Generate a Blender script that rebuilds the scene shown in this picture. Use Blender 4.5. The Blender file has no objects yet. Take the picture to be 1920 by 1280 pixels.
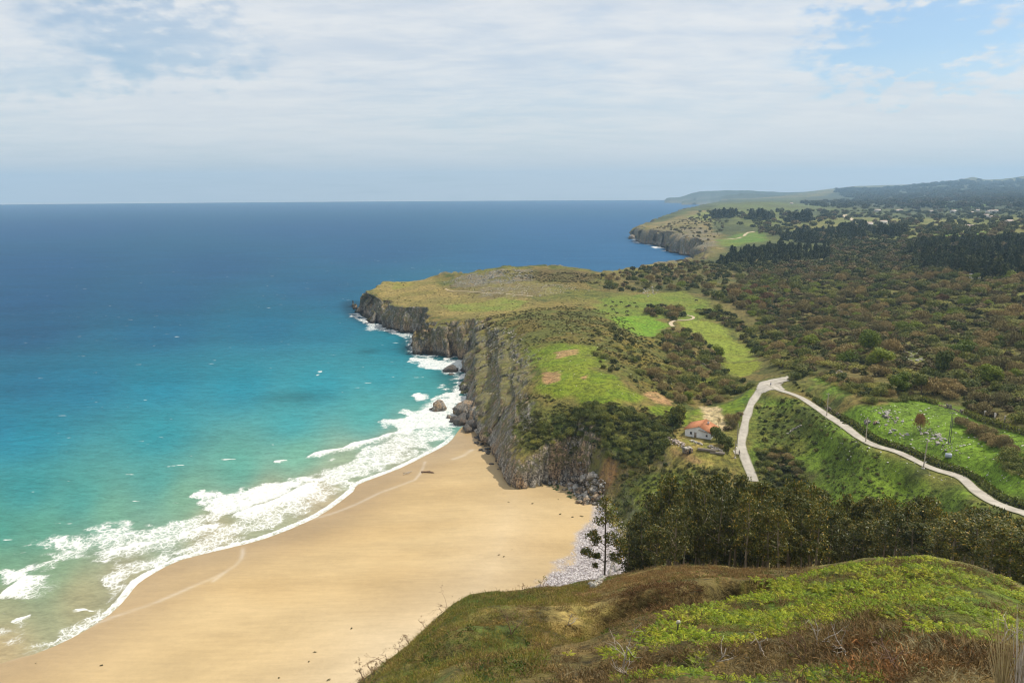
import bpy, bmesh, math, random
import numpy as np
from mathutils import Matrix, Vector

# ------------------------------------------------------------------ camera / sky / sun
S = bpy.context.scene
COL = S.collection
H = 110.0                       # eye height above the sea
FPX = 1400.0                    # focal length in pixels of the 1920 wide photograph
PITCH = math.radians(11.1)
ROLL = math.radians(-0.30)
_r0 = np.array([1.0, 0, 0]); _u0 = np.array([0, math.sin(PITCH), math.cos(PITCH)])
_f = np.array([0, math.cos(PITCH), -math.sin(PITCH)])
_r = math.cos(ROLL) * _r0 + math.sin(ROLL) * _u0
_u = -math.sin(ROLL) * _r0 + math.cos(ROLL) * _u0
cam_d = bpy.data.cameras.new('camera'); cam = bpy.data.objects.new('camera', cam_d); COL.objects.link(cam)
cam_d.sensor_width = 36.0; cam_d.lens = 36.0 * FPX / 1920.0
cam_d.clip_start = 0.5; cam_d.clip_end = 60000.0
cam.matrix_world = Matrix(((_r[0], _u[0], -_f[0], 0), (_r[1], _u[1], -_f[1], 0), (_r[2], _u[2], -_f[2], H), (0, 0, 0, 1)))
S.camera = cam
S.view_settings.view_transform = 'Standard'; S.view_settings.look = 'None'
S.view_settings.exposure = 0.0; S.view_settings.gamma = 1.0
S.cycles.use_denoising = True
S.cycles.filter_width = 1.15
S.cycles.max_bounces = 6; S.cycles.diffuse_bounces = 2; S.cycles.glossy_bounces = 2
S.cycles.transmission_bounces = 3; S.cycles.transparent_max_bounces = 12; S.cycles.volume_bounces = 0
S.cycles.caustics_reflective = False; S.cycles.caustics_refractive = False

SUN_EL = math.radians(55); SUN_AZ = math.radians(70)     # azimuth from the view direction towards the right
sun_d = bpy.data.lights.new('sun', 'SUN'); sun = bpy.data.objects.new('sun', sun_d); COL.objects.link(sun)
sun_d.energy = 4.1; sun_d.angle = math.radians(0.55); sun_d.color = (1.0, 0.93, 0.80)
sv = Vector((math.sin(SUN_AZ) * math.cos(SUN_EL), math.cos(SUN_AZ) * math.cos(SUN_EL), math.sin(SUN_EL)))
sun.rotation_euler = sv.to_track_quat('Z', 'Y').to_euler()
sun.location = (0, 0, 400)

rng = np.random.default_rng(7); random.seed(7)

class NT:
    """small node helper"""
    def __init__(s, tree): s.t = tree; s.n = tree.nodes; s.l = tree.links
    def new(s, typ, **kw):
        nd = s.n.new(typ)
        for k, v in kw.items():
            if k.startswith('i_'):
                key = k[2:]; key = int(key) if key.isdigit() else key.replace('_', ' ')
                s.put(nd.inputs[key], v)
            else: setattr(nd, k, v)
        return nd
    def put(s, sock, v):
        if isinstance(v, bpy.types.NodeSocket): s.l.new(v, sock)
        elif isinstance(v, bpy.types.Node): s.l.new(v.outputs[0], sock)
        else:
            if sock.type == 'RGBA' and hasattr(v, '__len__') and len(v) == 3: v = (*v, 1)
            sock.default_value = v
    def math(s, op, a, b=0.0, c=0.0, clamp=False):
        nd = s.n.new('ShaderNodeMath'); nd.operation = op; nd.use_clamp = clamp
        s.put(nd.inputs[0], a); s.put(nd.inputs[1], b); s.put(nd.inputs[2], c); return nd.outputs[0]
    def mix(s, f, a, b, blend='MIX'):
        nd = s.n.new('ShaderNodeMix'); nd.data_type = 'RGBA'; nd.blend_type = blend
        s.put(nd.inputs[0], f); s.put(nd.inputs[6], a); s.put(nd.inputs[7], b); return nd.outputs[2]
    def ss(s, v, lo, hi, a=0.0, b=1.0):
        nd = s.n.new('ShaderNodeMapRange'); nd.interpolation_type = 'SMOOTHSTEP'
        s.put(nd.inputs[0], v); s.put(nd.inputs[1], lo); s.put(nd.inputs[2], hi); s.put(nd.inputs[3], a); s.put(nd.inputs[4], b)
        return nd.outputs[0]
    def noise(s, vec, scale, detail=4.0, rough=0.55, dist=0.0):
        nd = s.n.new('ShaderNodeTexNoise'); s.put(nd.inputs['Vector'], vec)
        nd.inputs['Scale'].default_value = scale; nd.inputs['Detail'].default_value = detail
        nd.inputs['Roughness'].default_value = rough; nd.inputs['Distortion'].default_value = dist
        return nd.outputs[0]
    def mapping(s, vec, scale=(1, 1, 1), rot=(0, 0, 0), loc=(0, 0, 0)):
        nd = s.n.new('ShaderNodeMapping'); s.put(nd.inputs[0], vec)
        nd.inputs['Scale'].default_value = scale; nd.inputs['Rotation'].default_value = rot; nd.inputs['Location'].default_value = loc
        return nd.outputs[0]
    def pos(s): return s.n.new('ShaderNodeNewGeometry').outputs['Position']
    def attr(s, name, out='Fac'):
        nd = s.n.new('ShaderNodeAttribute'); nd.attribute_name = name; return nd.outputs[out]

def pixdir(px, py):
    dx = (px - 960.0) / FPX; dy = (640.0 - py) / FPX
    return _f + dx * _r + dy * _u

# ---- world: nishita sky with thin high cloud
W = bpy.data.worlds.new('World'); S.world = W; W.use_nodes = True
w = NT(W.node_tree); w.n.clear()
sky = w.new('ShaderNodeTexSky'); sky.sky_type = 'NISHITA'; sky.sun_disc = False
sky.sun_elevation = SUN_EL; sky.sun_rotation = SUN_AZ; sky.altitude = 100; sky.air_density = 1.0; sky.dust_density = 1.0; sky.ozone_density = 1.5
tc = w.new('ShaderNodeTexCoord').outputs['Generated']
sep = w.new('ShaderNodeSeparateXYZ'); w.put(sep.inputs[0], tc)
zz = w.math('MAXIMUM', sep.outputs[2], 0.0)
den = w.math('ADD', zz, 0.10)
cx = w.math('DIVIDE', sep.outputs[0], den); cy = w.math('DIVIDE', sep.outputs[1], den)
cv = w.new('ShaderNodeCombineXYZ'); w.put(cv.inputs[0], cx); w.put(cv.inputs[1], cy)
n1 = w.noise(w.mapping(cv, (0.55, 0.42, 1), (0, 0, 0.35), (3.1, 1.7, 0)), 1.0, 7.0, 0.56, 0.25)
n2 = w.noise(w.mapping(cv, (1.3, 2.0, 1), (0, 0, 0.3), (7, 2, 0)), 1.0, 6.0, 0.58, 0.3)
n3 = w.noise(w.mapping(cv, (2.6, 5.0, 1), (0, 0, 0.25), (1, 9, 0)), 1.0, 6.0, 0.62, 0.4)
def hole(px, py, ang, amt, sx=1.0):
    d = pixdir(px, py); d = d / np.linalg.norm(d)
    # offset vector from the hole's centre, narrowed vertically
    sb = w.new('ShaderNodeVectorMath', operation='SUBTRACT'); w.put(sb.inputs[0], tc); sb.inputs[1].default_value = tuple(d)
    nzv = w.new('ShaderNodeTexNoise'); w.put(nzv.inputs['Vector'], w.mapping(tc, (7, 7, 16))); nzv.inputs['Detail'].default_value = 4; nzv.inputs['Roughness'].default_value = .5
    wv = w.new('ShaderNodeVectorMath', operation='MULTIPLY_ADD'); w.put(wv.inputs[0], nzv.outputs['Color']); wv.inputs[1].default_value = (ang * 2.6,) * 3; w.put(wv.inputs[2], sb.outputs[0])
    w2 = w.new('ShaderNodeVectorMath', operation='SUBTRACT'); w.put(w2.inputs[0], wv.outputs[0]); w2.inputs[1].default_value = (ang * 1.3,) * 3
    mp = w.mapping(w2.outputs[0], (1 / (ang * sx), 1 / (ang * sx), 1 / ang))
    ln = w.new('ShaderNodeVectorMath', operation='LENGTH'); w.put(ln.inputs[0], mp)
    return w.math('MULTIPLY', w.ss(ln.outputs['Value'], 0.25, 1.25, 1, 0), amt)
holes = None
for a in ((1730, 70, 0.06, 0.62, 2.2), (300, 80, 0.055, 0.33, 2.6), (60, 150, 0.025, 0.22, 3.0), (1110, 125, 0.012, 0.10, 4.0),
          (640, 155, 0.012, 0.10, 4.0), (1470, 115, 0.012, 0.10, 3.0), (1095, 32, 0.014, 0.12, 2.6)):
    h = hole(*a); holes = h if holes is None else w.math('ADD', holes, h)
cov = w.math('ADD', w.math('MULTIPLY', n1, 0.65), w.math('ADD', w.math('MULTIPLY', n2, 0.30), w.math('MULTIPLY', n3, 0.22)))
cov = w.math('SUBTRACT', cov, holes)
cl = w.ss(cov, 0.06, 0.66, 0.08, 1.0)
lowsky = w.ss(sep.outputs[2], 0.0, 0.20, 1, 0)
cl = w.math('MAXIMUM', cl, w.math('MULTIPLY', lowsky, 0.80))
shade = w.ss(w.math('ADD', w.math('MULTIPLY', n2, 0.65), w.math('MULTIPLY', n3, 0.35)), 0.36, 0.62)
ccol = w.mix(shade, (6.4, 6.7, 7.1, 1), (7.7, 7.7, 7.65, 1))
ccol = w.mix(w.math('MULTIPLY', lowsky, 0.80), ccol, (7.9, 7.75, 7.35, 1))
skyc = w.mix(1.0, sky.outputs[0], (1.0, 1.12, 1.15, 1), 'MULTIPLY')
bgc = w.mix(w.math('MULTIPLY', cl, 0.95), skyc, ccol)
bg = w.new('ShaderNodeBackground'); w.put(bg.inputs[0], bgc); bg.inputs[1].default_value = 0.115
wo = w.new('ShaderNodeOutputWorld'); w.l.new(bg.outputs[0], wo.inputs[0])

# ------------------------------------------------------------------ helpers
_T2 = rng.random((256, 256)).astype(np.float32)
_T3 = rng.random((64, 64, 64)).astype(np.float32)
def vn2(x, y):
    xi = np.floor(x).astype(np.int64); yi = np.floor(y).astype(np.int64)
    fx = (x - xi).astype(np.float32); fy = (y - yi).astype(np.float32)
    fx = fx * fx * (3 - 2 * fx); fy = fy * fy * (3 - 2 * fy)
    x0 = xi & 255; x1 = (xi + 1) & 255; y0 = yi & 255; y1 = (yi + 1) & 255
    return (_T2[x0, y0] * (1 - fx) + _T2[x1, y0] * fx) * (1 - fy) + (_T2[x0, y1] * (1 - fx) + _T2[x1, y1] * fx) * fy
def fb2(x, y, o=4, g=0.5):
    s = 0; a = 1.0; t = 0
    for k in range(o):
        s = s + a * vn2(x + 17.3 * k, y - 9.1 * k); t += a; a *= g
        x, y = (x * 1.6 - y * 1.2), (x * 1.2 + y * 1.6)
    return s / t                                     # 0..1
def vn3(x, y, z):
    xi = np.floor(x).astype(np.int64); yi = np.floor(y).astype(np.int64); zi = np.floor(z).astype(np.int64)
    fx = (x - xi); fy = (y - yi); fz = (z - zi)
    fx = fx * fx * (3 - 2 * fx); fy = fy * fy * (3 - 2 * fy); fz = fz * fz * (3 - 2 * fz)
    a, b = xi & 63, (xi + 1) & 63; c, d = yi & 63, (yi + 1) & 63; e, f = zi & 63, (zi + 1) & 63
    T = _T3
    l0 = (T[a, c, e] * (1 - fx) + T[b, c, e] * fx) * (1 - fy) + (T[a, d, e] * (1 - fx) + T[b, d, e] * fx) * fy
    l1 = (T[a, c, f] * (1 - fx) + T[b, c, f] * fx) * (1 - fy) + (T[a, d, f] * (1 - fx) + T[b, d, f] * fx) * fy
    return l0 * (1 - fz) + l1 * fz
def sst(v, lo, hi):
    t = np.clip((v - lo) / (hi - lo), 0, 1); return t * t * (3 - 2 * t)

def px_at(px, py, z=0.0):
    d = pixdir(px, py); t = (z - H) / d[2]; return np.array([d[0] * t, d[1] * t])
def px_az(px, py=700.0):
    d = pixdir(px, py); return math.atan2(d[0], d[1])
def px_T(px, py):
    d = pixdir(px, py); return -d[2] / math.hypot(d[0], d[1])

def mesh_arrays(name, V, F, mat=None, attrs=None, smooth=True, parent=None, link=True, matidx=None):
    V = np.ascontiguousarray(V, np.float32); F = np.ascontiguousarray(F, np.int32)
    me = bpy.data.meshes.new(name); k = F.shape[1]
    me.vertices.add(len(V)); me.vertices.foreach_set('co', V.ravel())
    me.loops.add(F.size); me.loops.foreach_set('vertex_index', F.ravel())
    me.polygons.add(len(F)); me.polygons.foreach_set('loop_start', np.arange(0, F.size, k, dtype=np.int32))
    me.polygons.foreach_set('loop_total', np.full(len(F), k, np.int32))
    if smooth: me.polygons.foreach_set('use_smooth', np.ones(len(F), bool))
    for nm, arr in (attrs or {}).items():
        arr = np.asarray(arr, np.float32)
        if arr.ndim == 1:
            at = me.attributes.new(nm, 'FLOAT', 'POINT'); at.data.foreach_set('value', arr)
        else:
            if arr.shape[1] == 3: arr = np.concatenate([arr, np.ones((len(arr), 1), np.float32)], 1)
            at = me.attributes.new(nm, 'FLOAT_COLOR', 'POINT'); at.data.foreach_set('color', np.ascontiguousarray(arr).ravel())
    if mat is not None:
        for m in (mat if isinstance(mat, (list, tuple)) else [mat]): me.materials.append(m)
    if matidx is not None: me.polygons.foreach_set('material_index', np.asarray(matidx, np.int32))
    me.update(calc_edges=True)
    o = bpy.data.objects.new(name, me)
    if link: COL.objects.link(o)
    if parent is not None: o.parent = parent
    return o

def tag(o, label=None, cat=None, group=None, kind=None):
    if label: o['label'] = label
    if cat: o['category'] = cat
    if group: o['group'] = group
    if kind: o['kind'] = kind
    return o
def structure(o, label, cat): return tag(o, label, cat, kind='structure')
def stuff(o, label, cat): return tag(o, label, cat, kind='stuff')
def empty(name, loc, rz=0.0):
    o = bpy.data.objects.new(name, None); o.location = loc; o.rotation_euler = (0, 0, rz); o.empty_display_size = 0.5
    COL.objects.link(o); return o
def copy_tree(o, parent=None):
    c = o.copy(); COL.objects.link(c)
    if parent is not None: c.parent = parent
    for ch in o.children: copy_tree(ch, c)
    return c
def cat_geo(parts):
    Vs, Fs, n = [], [], 0
    for V, F in parts:
        Vs.append(V); Fs.append(F + n); n += len(V)
    return np.concatenate(Vs), np.concatenate(Fs)
def tube(pts, rad, n=6):
    """quad tube through points, tapering radii"""
    pts = np.asarray(pts, float); rad = np.broadcast_to(np.asarray(rad, float), (len(pts),))
    tan = np.gradient(pts, axis=0); tan /= np.linalg.norm(tan, axis=1)[:, None] + 1e-9
    ref = np.where(np.abs(tan[:, 2:3]) > 0.9, np.array([[1.0, 0, 0]]), np.array([[0, 0, 1.0]]))
    u = np.cross(tan, ref); u /= np.linalg.norm(u, axis=1)[:, None] + 1e-9; v = np.cross(tan, u)
    th = np.arange(n) * 2 * np.pi / n
    V = pts[:, None] + rad[:, None, None] * (np.cos(th)[None, :, None] * u[:, None] + np.sin(th)[None, :, None] * v[:, None])
    V = V.reshape(-1, 3); m = len(pts)
    i = np.arange(m - 1)[:, None] * n; j = np.arange(n)[None]; j2 = (j + 1) % n
    F = np.stack([i + j, i + j2, i + n + j2, i + n + j], -1).reshape(-1, 4)
    c0 = len(V); V = np.concatenate([V, pts[:1], pts[-1:]])
    caps = [[c0, (k + 1) % n, k, c0] for k in range(0)]
    return V, F
def box(cx, cy, cz, sx, sy, sz, rz=0.0, taper=1.0):
    V = np.array([[x * sx / 2 * (taper if z > 0 else 1), y * sy / 2 * (taper if z > 0 else 1), z * sz / 2] for z in (-1, 1) for y in (-1, 1) for x in (-1, 1)], float)
    c, s = math.cos(rz), math.sin(rz)
    V = np.stack([V[:, 0] * c - V[:, 1] * s + cx, V[:, 0] * s + V[:, 1] * c + cy, V[:, 2] + cz], 1)
    F = np.array([[0, 2, 3, 1], [4, 5, 7, 6], [0, 1, 5, 4], [1, 3, 7, 5], [3, 2, 6, 7], [2, 0, 4, 6]])
    return V, F
def rock_geo(seed, n=10, flat=0.7, rough=0.35):
    """angular boulder on a latitude/longitude grid, unit size"""
    m = n * 2
    th = np.linspace(0, np.pi, n + 1); ph = np.arange(m) * 2 * np.pi / m
    TH, PH = np.meshgrid(th, ph, indexing='ij')
    D = np.stack([np.sin(TH) * np.cos(PH), np.sin(TH) * np.sin(PH), np.cos(TH)], -1).reshape(-1, 3)
    rg = np.random.default_rng(seed)
    pl = rg.normal(size=(11, 3)); pl /= np.linalg.norm(pl, axis=1)[:, None]; off = rg.uniform(0.55, 1.0, 11)
    dd = D @ pl.T; rr = np.where(dd > 0.05, off / np.maximum(dd, 0.05), 9).min(1); rr = np.minimum(rr, 1.25)
    o = rg.uniform(0, 50, 3)
    rr = rr * (1 - rough * 0.5 + rough * vn3(D[:, 0] * 2 + o[0], D[:, 1] * 2 + o[1], D[:, 2] * 2 + o[2]))
    rr = rr * (0.93 + 0.14 * vn3(D[:, 0] * 6 + o[1], D[:, 1] * 6 + o[2], D[:, 2] * 6 + o[0]))
    V = D * rr[:, None]; V[:, 2] *= flat
    i = np.arange(n)[:, None] * m; j = np.arange(m)[None]; j2 = (j + 1) % m
    F = np.stack([i + j, i + m + j, i + m + j2, i + j2], -1).reshape(-1, 4)
    return V, F

def poly_sd(X, Y, P):
    """signed distance to closed polygon P (positive inside) + index of nearest segment"""
    X = X.astype(np.float32); Y = Y.astype(np.float32)
    best = np.full(X.shape, 1e18, np.float32); idx = np.zeros(X.shape, np.int16); ins = np.zeros(X.shape, bool)
    n = len(P)
    for k in range(n):
        x0, y0 = P[k]; x1, y1 = P[(k + 1) % n]
        dx, dy = x1 - x0, y1 - y0; L = dx * dx + dy * dy + 1e-9
        t = np.clip(((X - x0) * dx + (Y - y0) * dy) / L, 0, 1)
        d = (X - x0 - t * dx) ** 2 + (Y - y0 - t * dy) ** 2
        m = d < best; best = np.where(m, d, best); idx[m] = k
        if y0 != y1:
            c = ((Y < y0) != (Y < y1)) & (X < (Y - y0) / (y1 - y0) * dx + x0); ins ^= c
    d = np.sqrt(best); return np.where(ins, d, -d), idx
def line_d(X, Y, P):
    """distance to open polyline, side (+ on the left of travel), arc parameter"""
    best = np.full(X.shape, 1e18); side = np.zeros(X.shape); arc = np.zeros(X.shape); s0 = 0
    for k in range(len(P) - 1):
        x0, y0 = P[k]; x1, y1 = P[k + 1]; dx, dy = x1 - x0, y1 - y0; L = math.hypot(dx, dy) + 1e-9
        t = np.clip(((X - x0) * dx + (Y - y0) * dy) / L ** 2, 0, 1)
        d = (X - x0 - t * dx) ** 2 + (Y - y0 - t * dy) ** 2
        m = d < best; best = np.where(m, d, best)
        side = np.where(m, dx * (Y - y0) - dy * (X - x0), side); arc = np.where(m, s0 + t * L, arc); s0 += L
    return np.sqrt(best), np.sign(side), arc
def smooth_line(P, step=4.0):
    """Catmull-Rom resample"""
    P = np.asarray(P, float); out = []
    Q = np.concatenate([[2 * P[0] - P[1]], P, [2 * P[-1] - P[-2]]])
    for k in range(len(P) - 1):
        a, b, c, d = Q[k:k + 4]; n = max(2, int(np.linalg.norm(c - b) / step))
        for t in np.arange(n) / n:
            out.append(0.5 * (2 * b + (c - a) * t + (2 * a - 5 * b + 4 * c - d) * t * t + (3 * b - a - 3 * c + d) * t ** 3))
    out.append(P[-1]); return np.array(out)

# ------------------------------------------------------------------ terrain survey
CP = [  # (photo x, photo y, height)  surveyed spot heights
 (1310,825,24),(1240,845,19),(1180,880,13),(1200,905,12),(1235,950,10),(1180,965,5),(1150,905,8),
 (1080,835,15),(1000,852,13),(960,775,19),(990,800,18),(1000,750,26),(1050,790,22),(1100,780,26),(1150,800,25),(1200,815,22),
 (1050,720,31),(1100,680,33),(1150,740,30),(1200,745,28),(1020,660,33),(930,690,27),(925,640,28),(1000,605,34),(1100,620,35),(1180,655,31),
 (900,605,26),(870,580,23),(800,570,21),(700,548,20),(665,552,20),(740,531,21),(705,530,22),(830,521,27),(930,505,38),(870,520,30),(1050,502,38),(1130,515,33),
 (900,545,25),(1000,545,28),(1180,575,26),(1200,612,23),(1250,560,28),(1330,620,22),(1390,690,21),(1390,660,21),(1300,640,23),(1250,680,26),
 (1340,722,21),(1300,740,22),(1340,775,24),(1260,730,25),(1450,713,30),(1420,735,28),(1400,780,26),(1395,840,22),(1412,895,18),
 (1500,738,32),(1550,775,34),(1620,825,35),(1730,870,36),(1830,920,37),(1920,962,37),(2050,1000,38),
 (1480,800,27),(1450,860,20),(1600,880,27),(1700,930,26),(1550,930,19),(1800,960,28),(1700,790,37),(1800,820,39),(1750,760,38),(1900,880,40),(1850,780,41),
 (1500,690,33),(1600,660,33),(1700,640,36),(1800,680,40),(1900,700,43),(1900,600,43),(1700,580,34),(1500,600,27),(1300,550,29),(1400,560,27),(1500,540,29),
 (1900,540,45),(1250,500,26),(1200,503,27),(1350,495,27),(1500,490,29),(1700,490,38),(1900,480,46),(2100,600,50),(2100,480,55),(2100,800,48),
 (1400,440,33),(1300,432,34),(1225,428,32),(1300,402,45),(1380,392,55),(1425,378,72),(1360,384,55),(1480,385,55),(1500,395,50),(1600,420,42),(1800,430,50),(1900,440,56),
 (1700,398,45),(1900,392,55),(1600,390,55),(1500,400,50),(2100,400,60),(1230,415,30),
]
ca, cl_, cz = [], [], []
for px, py, z in CP:
    x, y = px_at(px, py, z); ca.append(math.atan2(x, y)); cl_.append(math.log(math.hypot(x, y))); cz.append(z)
for px, r, z in ((1100,150,4),(1200,185,9),(1300,190,13),(1400,195,15),(1600,185,17),(1750,180,21),(1920,170,28),(2050,160,30),(1200,60,30),(1900,60,30),
                 (400,60,10),(700,120,5),(100,3000,20),(600,9000,20),(1200,9000,60),(1500,12000,80),(2000,12000,100),(1500,5500,60),(2000,5000,90)):
    ca.append(px_az(px)); cl_.append(math.log(r)); cz.append(z)
ca = np.array(ca) * 3.0; cl_ = np.array(cl_); cz = np.array(cz, float)
def _k(d2): return np.where(d2 > 1e-12, 0.5 * d2 * np.log(d2 + 1e-12), 0.0)
n = len(cz)
K = _k((ca[:, None] - ca[None]) ** 2 + (cl_[:, None] - cl_[None]) ** 2) + np.eye(n) * 0.004
Pm = np.stack([np.ones(n), ca, cl_], 1)
Am = np.block([[K, Pm], [Pm.T, np.zeros((3, 3))]])
sol = np.linalg.solve(Am, np.concatenate([cz, np.zeros(3)]))
def tps(a, lr):
    a = a * 3.0; sh = a.shape; a = a.ravel(); lr = lr.ravel(); out = np.empty(a.shape)
    for i in range(0, len(a), 20000):
        d2 = (a[i:i + 20000, None] - ca) ** 2 + (lr[i:i + 20000, None] - cl_) ** 2
        out[i:i + 20000] = _k(d2) @ sol[:n] + sol[n] + sol[n + 1] * a[i:i + 20000] + sol[n + 2] * lr[i:i + 20000]
    return out.reshape(sh)

# grid around the survey point
AZ = np.radians(np.linspace(-43, 43, 1020))
rows = []
r = 12.0
while r < 17200:
    rows.append(r)
    if r < 280: r += max(0.16, 0.0046 * r)
    elif r < 760: r += 0.85
    elif r < 1680: r += 6
    elif r < 1990: r += 3.2
    else: r *= 1.0065
RR = np.array(rows)
GA, GR = np.meshgrid(AZ, RR)
GX = GR * np.sin(GA); GY = GR * np.cos(GA)
# coarse evaluation of the spline, then bilinear
a_c = np.linspace(AZ[0], AZ[-1], 160); l_c = np.linspace(math.log(RR[0]), math.log(RR[-1]), 260)
Zc = tps(*np.meshgrid(a_c, l_c))
def bil(Z, u, v):
    u = np.clip(u, 0, Z.shape[1] - 1.001); v = np.clip(v, 0, Z.shape[0] - 1.001)
    i = u.astype(int); j = v.astype(int); fu = u - i; fv = v - j
    return (Z[j, i] * (1 - fu) + Z[j, i + 1] * fu) * (1 - fv) + (Z[j + 1, i] * (1 - fu) + Z[j + 1, i + 1] * fu) * fv
ZH = bil(Zc, (GA - a_c[0]) / (a_c[1] - a_c[0]), (np.log(GR) - l_c[0]) / (l_c[1] - l_c[0]))
# far ridge on the right
ridge = [(1180,385),(1380,374),(1430,368),(1480,363),(1540,357),(1600,351),(1700,347),(1760,342),(1800,337),(1822,334),(1845,339),(1880,338),(1920,333),(2100,325)]
ra = np.array([px_az(p, 350) for p, q in ridge]); rz_ = np.array([H - px_T(p, q) * 13000 for p, q in ridge])
rh = np.interp(GA, ra, rz_)
w_r = sst(GR, 5200, 13000) * (1 - 0.25 * sst(GR, 13100, 17000))
ZH = ZH * (1 - w_r) + np.maximum(rh, 40) * w_r
far = sst(GR, 3200, 11000)
ZH += far * (fb2(GX / 700, GY / 700, 4) - 0.5) * 130 * sst(GA, px_az(1380), px_az(1700)) * (1 - 0.85 * sst(GR, 11000, 12800))
ZH += (fb2(GX / 34, GY / 34, 4) - 0.5) * np.clip(GR / 260, 0.6, 4.5) * 1.7
ZH += (fb2(GX / 7, GY / 7, 3) - 0.5) * 0.7

# foreground hill
sil = [(-300,1900),(200,1640),(500,1420),(600,1335),(680,1276),(720,1245),(770,1206),(810,1168),(850,1135),(880,1120),(940,1113),(1000,1106),(1060,1096),(1110,1092),(1160,1078),
       (1230,1067),(1290,1062),(1350,1064),(1420,1067),(1500,1066),(1560,1057),(1640,1050),(1740,1047),(1800,1058),(1850,1074),(1920,1106),(2050,1180),(2300,1300)]
pa = np.array([px_az(p, q) for p, q in sil]); pT = np.array([px_T(p, q) for p, q in sil])
Ts = np.interp(GA, pa, pT)
rs = np.interp(GA, [px_az(p, 1150) for p in (500, 700, 900, 1100, 1400, 1750, 2000)], [58, 62, 74, 80, 76, 68, 60])
lg = np.log(GR / rs)
TT = Ts + np.where(lg < 0, 0.125, 0.135) * lg ** 2
ZHILL = H - GR * TT
ZHILL += ((fb2(GX / 9, GY / 9, 4) - 0.5) * 1.6 + (fb2(GX / 2.2 + 40, GY / 2.2, 3) - 0.5) * 0.5) * np.clip((GR - 12) / 20, 0, 1)

# high ground boundary (foot of cliffs and banks): photo x, y at sea level, width of the face in metres
HB = [(1172,1046,9,4),(1160,1012,9,4),(1150,985,10,4),(1128,955,11,4),(1110,925,10,4),(1085,905,9,4),(1070,893,6,4),(1040,898,5,3.5),(1000,905,5,3),(968,908,5,3),(952,900,5,3),(948,880,6,3),(938,862,8,3),
      (925,845,16,2),(915,828,24,2),(905,812,34,1),(895,795,40,0),(880,775,42,0),(868,752,42,0),(864,725,40,0),(866,700,36,0),(872,680,22,0),(868,668,12,0),(852,667,11,0),
      (838,673,11,0),(815,668,11,0),(795,668,11,0),(779,662,10,0),(774,645,9,0),(776,630,9,0),(768,626,9,0),(745,623,10,0),(722,614,10,0),(695,604,10,0),(672,594,9,0),(661,581,9,0),(659,566,9,0),
      (-1,675,548,20,12),(-1,705,528,22,14),(-1,760,529,21,16),(-1,830,518,27,18),(-1,930,504,38,22),(-1,1040,501,38,22),(-1,1125,513,33,26),(-1,1165,507,28,20),(-1,1200,502,26,20),(-1,1260,496,26,20),(-1,1305,491,26,25),
      (1318,489,16,0),(1304,487,16,0),(1290,480,18,0),(1264,472,18,0),(1245,466,18,0),(1220,459,16,0),(1202,455,16,0),(1197,447,16,0),(1201,440,18,0),(1225,428,20,0),(1260,418,25,0),(1290,408,25,0),(1320,398,25,0),(1345,392,25,0),(1365,389,25,0)]
def hb_pt(p):
    if p[0] > 0: return px_at(p[0], p[1], p[3])
    a = px_az(p[1], p[2]); rr = (H - p[3]) / px_T(p[1], p[2]) + p[4]; return np.array([rr * math.sin(a), rr * math.cos(a)])
HBP = [hb_pt(p) for p in HB]; HBW = [p[2] if p[0] > 0 else 12 for p in HB]
def ar(px, rr): a = px_az(px); return np.array([rr * math.sin(a), rr * math.cos(a)])
for q, ww in ((ar(1370, 6000), 40), (ar(1330, 8000), 60), (ar(1330, 14000), 60), (ar(3200, 14000), 60), (ar(3400, 40), 60), (ar(1500, 20), 20),
              (ar(1000, 120), 12), (ar(1120, 150), 10)):
    HBP.append(q); HBW.append(ww)
HBP = np.array(HBP); HBW = np.array(HBW, float)
wob = (fb2(GX / 18, GY / 18, 3) - 0.5) * 14 + (fb2(GX / 4.5, GY / 4.5, 3) - 0.5) * 4.5
wob *= np.clip(GR / 420, 0.45, 2.2)
DH, IDX = poly_sd(GX, GY, HBP)
WH = HBW[IDX] * 0.5 + HBW[(IDX + 1) % len(HBW)] * 0.5
soft_beach = (IDX < 14)
DHW = DH + wob * np.where(soft_beach, 0.4, np.where((IDX >= 33) & (IDX <= 39), 0.3, 1.0)) - np.where(DH > 60, 0, 1)

# the beach and the water line
WL = [(-700,1640),(-200,1330),(0,1235),(61,1218),(127,1190),(192,1150),(225,1117),(244,1094),(281,1070),(333,1045),(422,1023),(492,1005),(563,977),(605,955),(652,920),(663,906),(741,876),(790,852),(830,831),(845,815),(854,803),(872,790)]
WLP = smooth_line([px_at(*p) for p in WL], 5.0)
BP = np.concatenate([WLP, [px_at(960, 770), px_at(1150, 800), ar(1500, 200), ar(1200, 20), ar(-500, 15), ar(-1100, 60)]])
DB, _ = poly_sd(GX, GY, BP)
ZLOW = np.where(DB > 0, np.minimum(0.022 * DB, 2.2 + 0.008 * DB), np.maximum(0.05 * DB, -4.0))
ZLOW += np.where(DB > 6, (fb2(GX / 30, GY / 30, 3) - 0.5) * 0.5 + (fb2(GX / 90, GY / 60, 2) - 0.5) * 0.5, 0) * sst(DB, 6, 30)
tt = np.clip(DHW / WH, 0, 1)
near_cliff = (IDX >= 8) & (IDX <= 26)
prof = 1 - (1 - tt) ** np.where(near_cliff, 2.5, 1.9)
ZT = ZLOW + (np.maximum(ZH, ZLOW + 0.2) - ZLOW) * prof
ZT = np.where(DHW > 0, ZT, ZLOW)
onhill = ZHILL - ZT
kk = np.clip(0.5 + 0.5 * onhill / 1.5, 0, 1)
GZ = ZT * (1 - kk) + ZHILL * kk + 1.5 * kk * (1 - kk) * 0.5
HILLM = kk * (GR < 320)
GZ = np.where(GR < 320, GZ, ZT)

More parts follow.
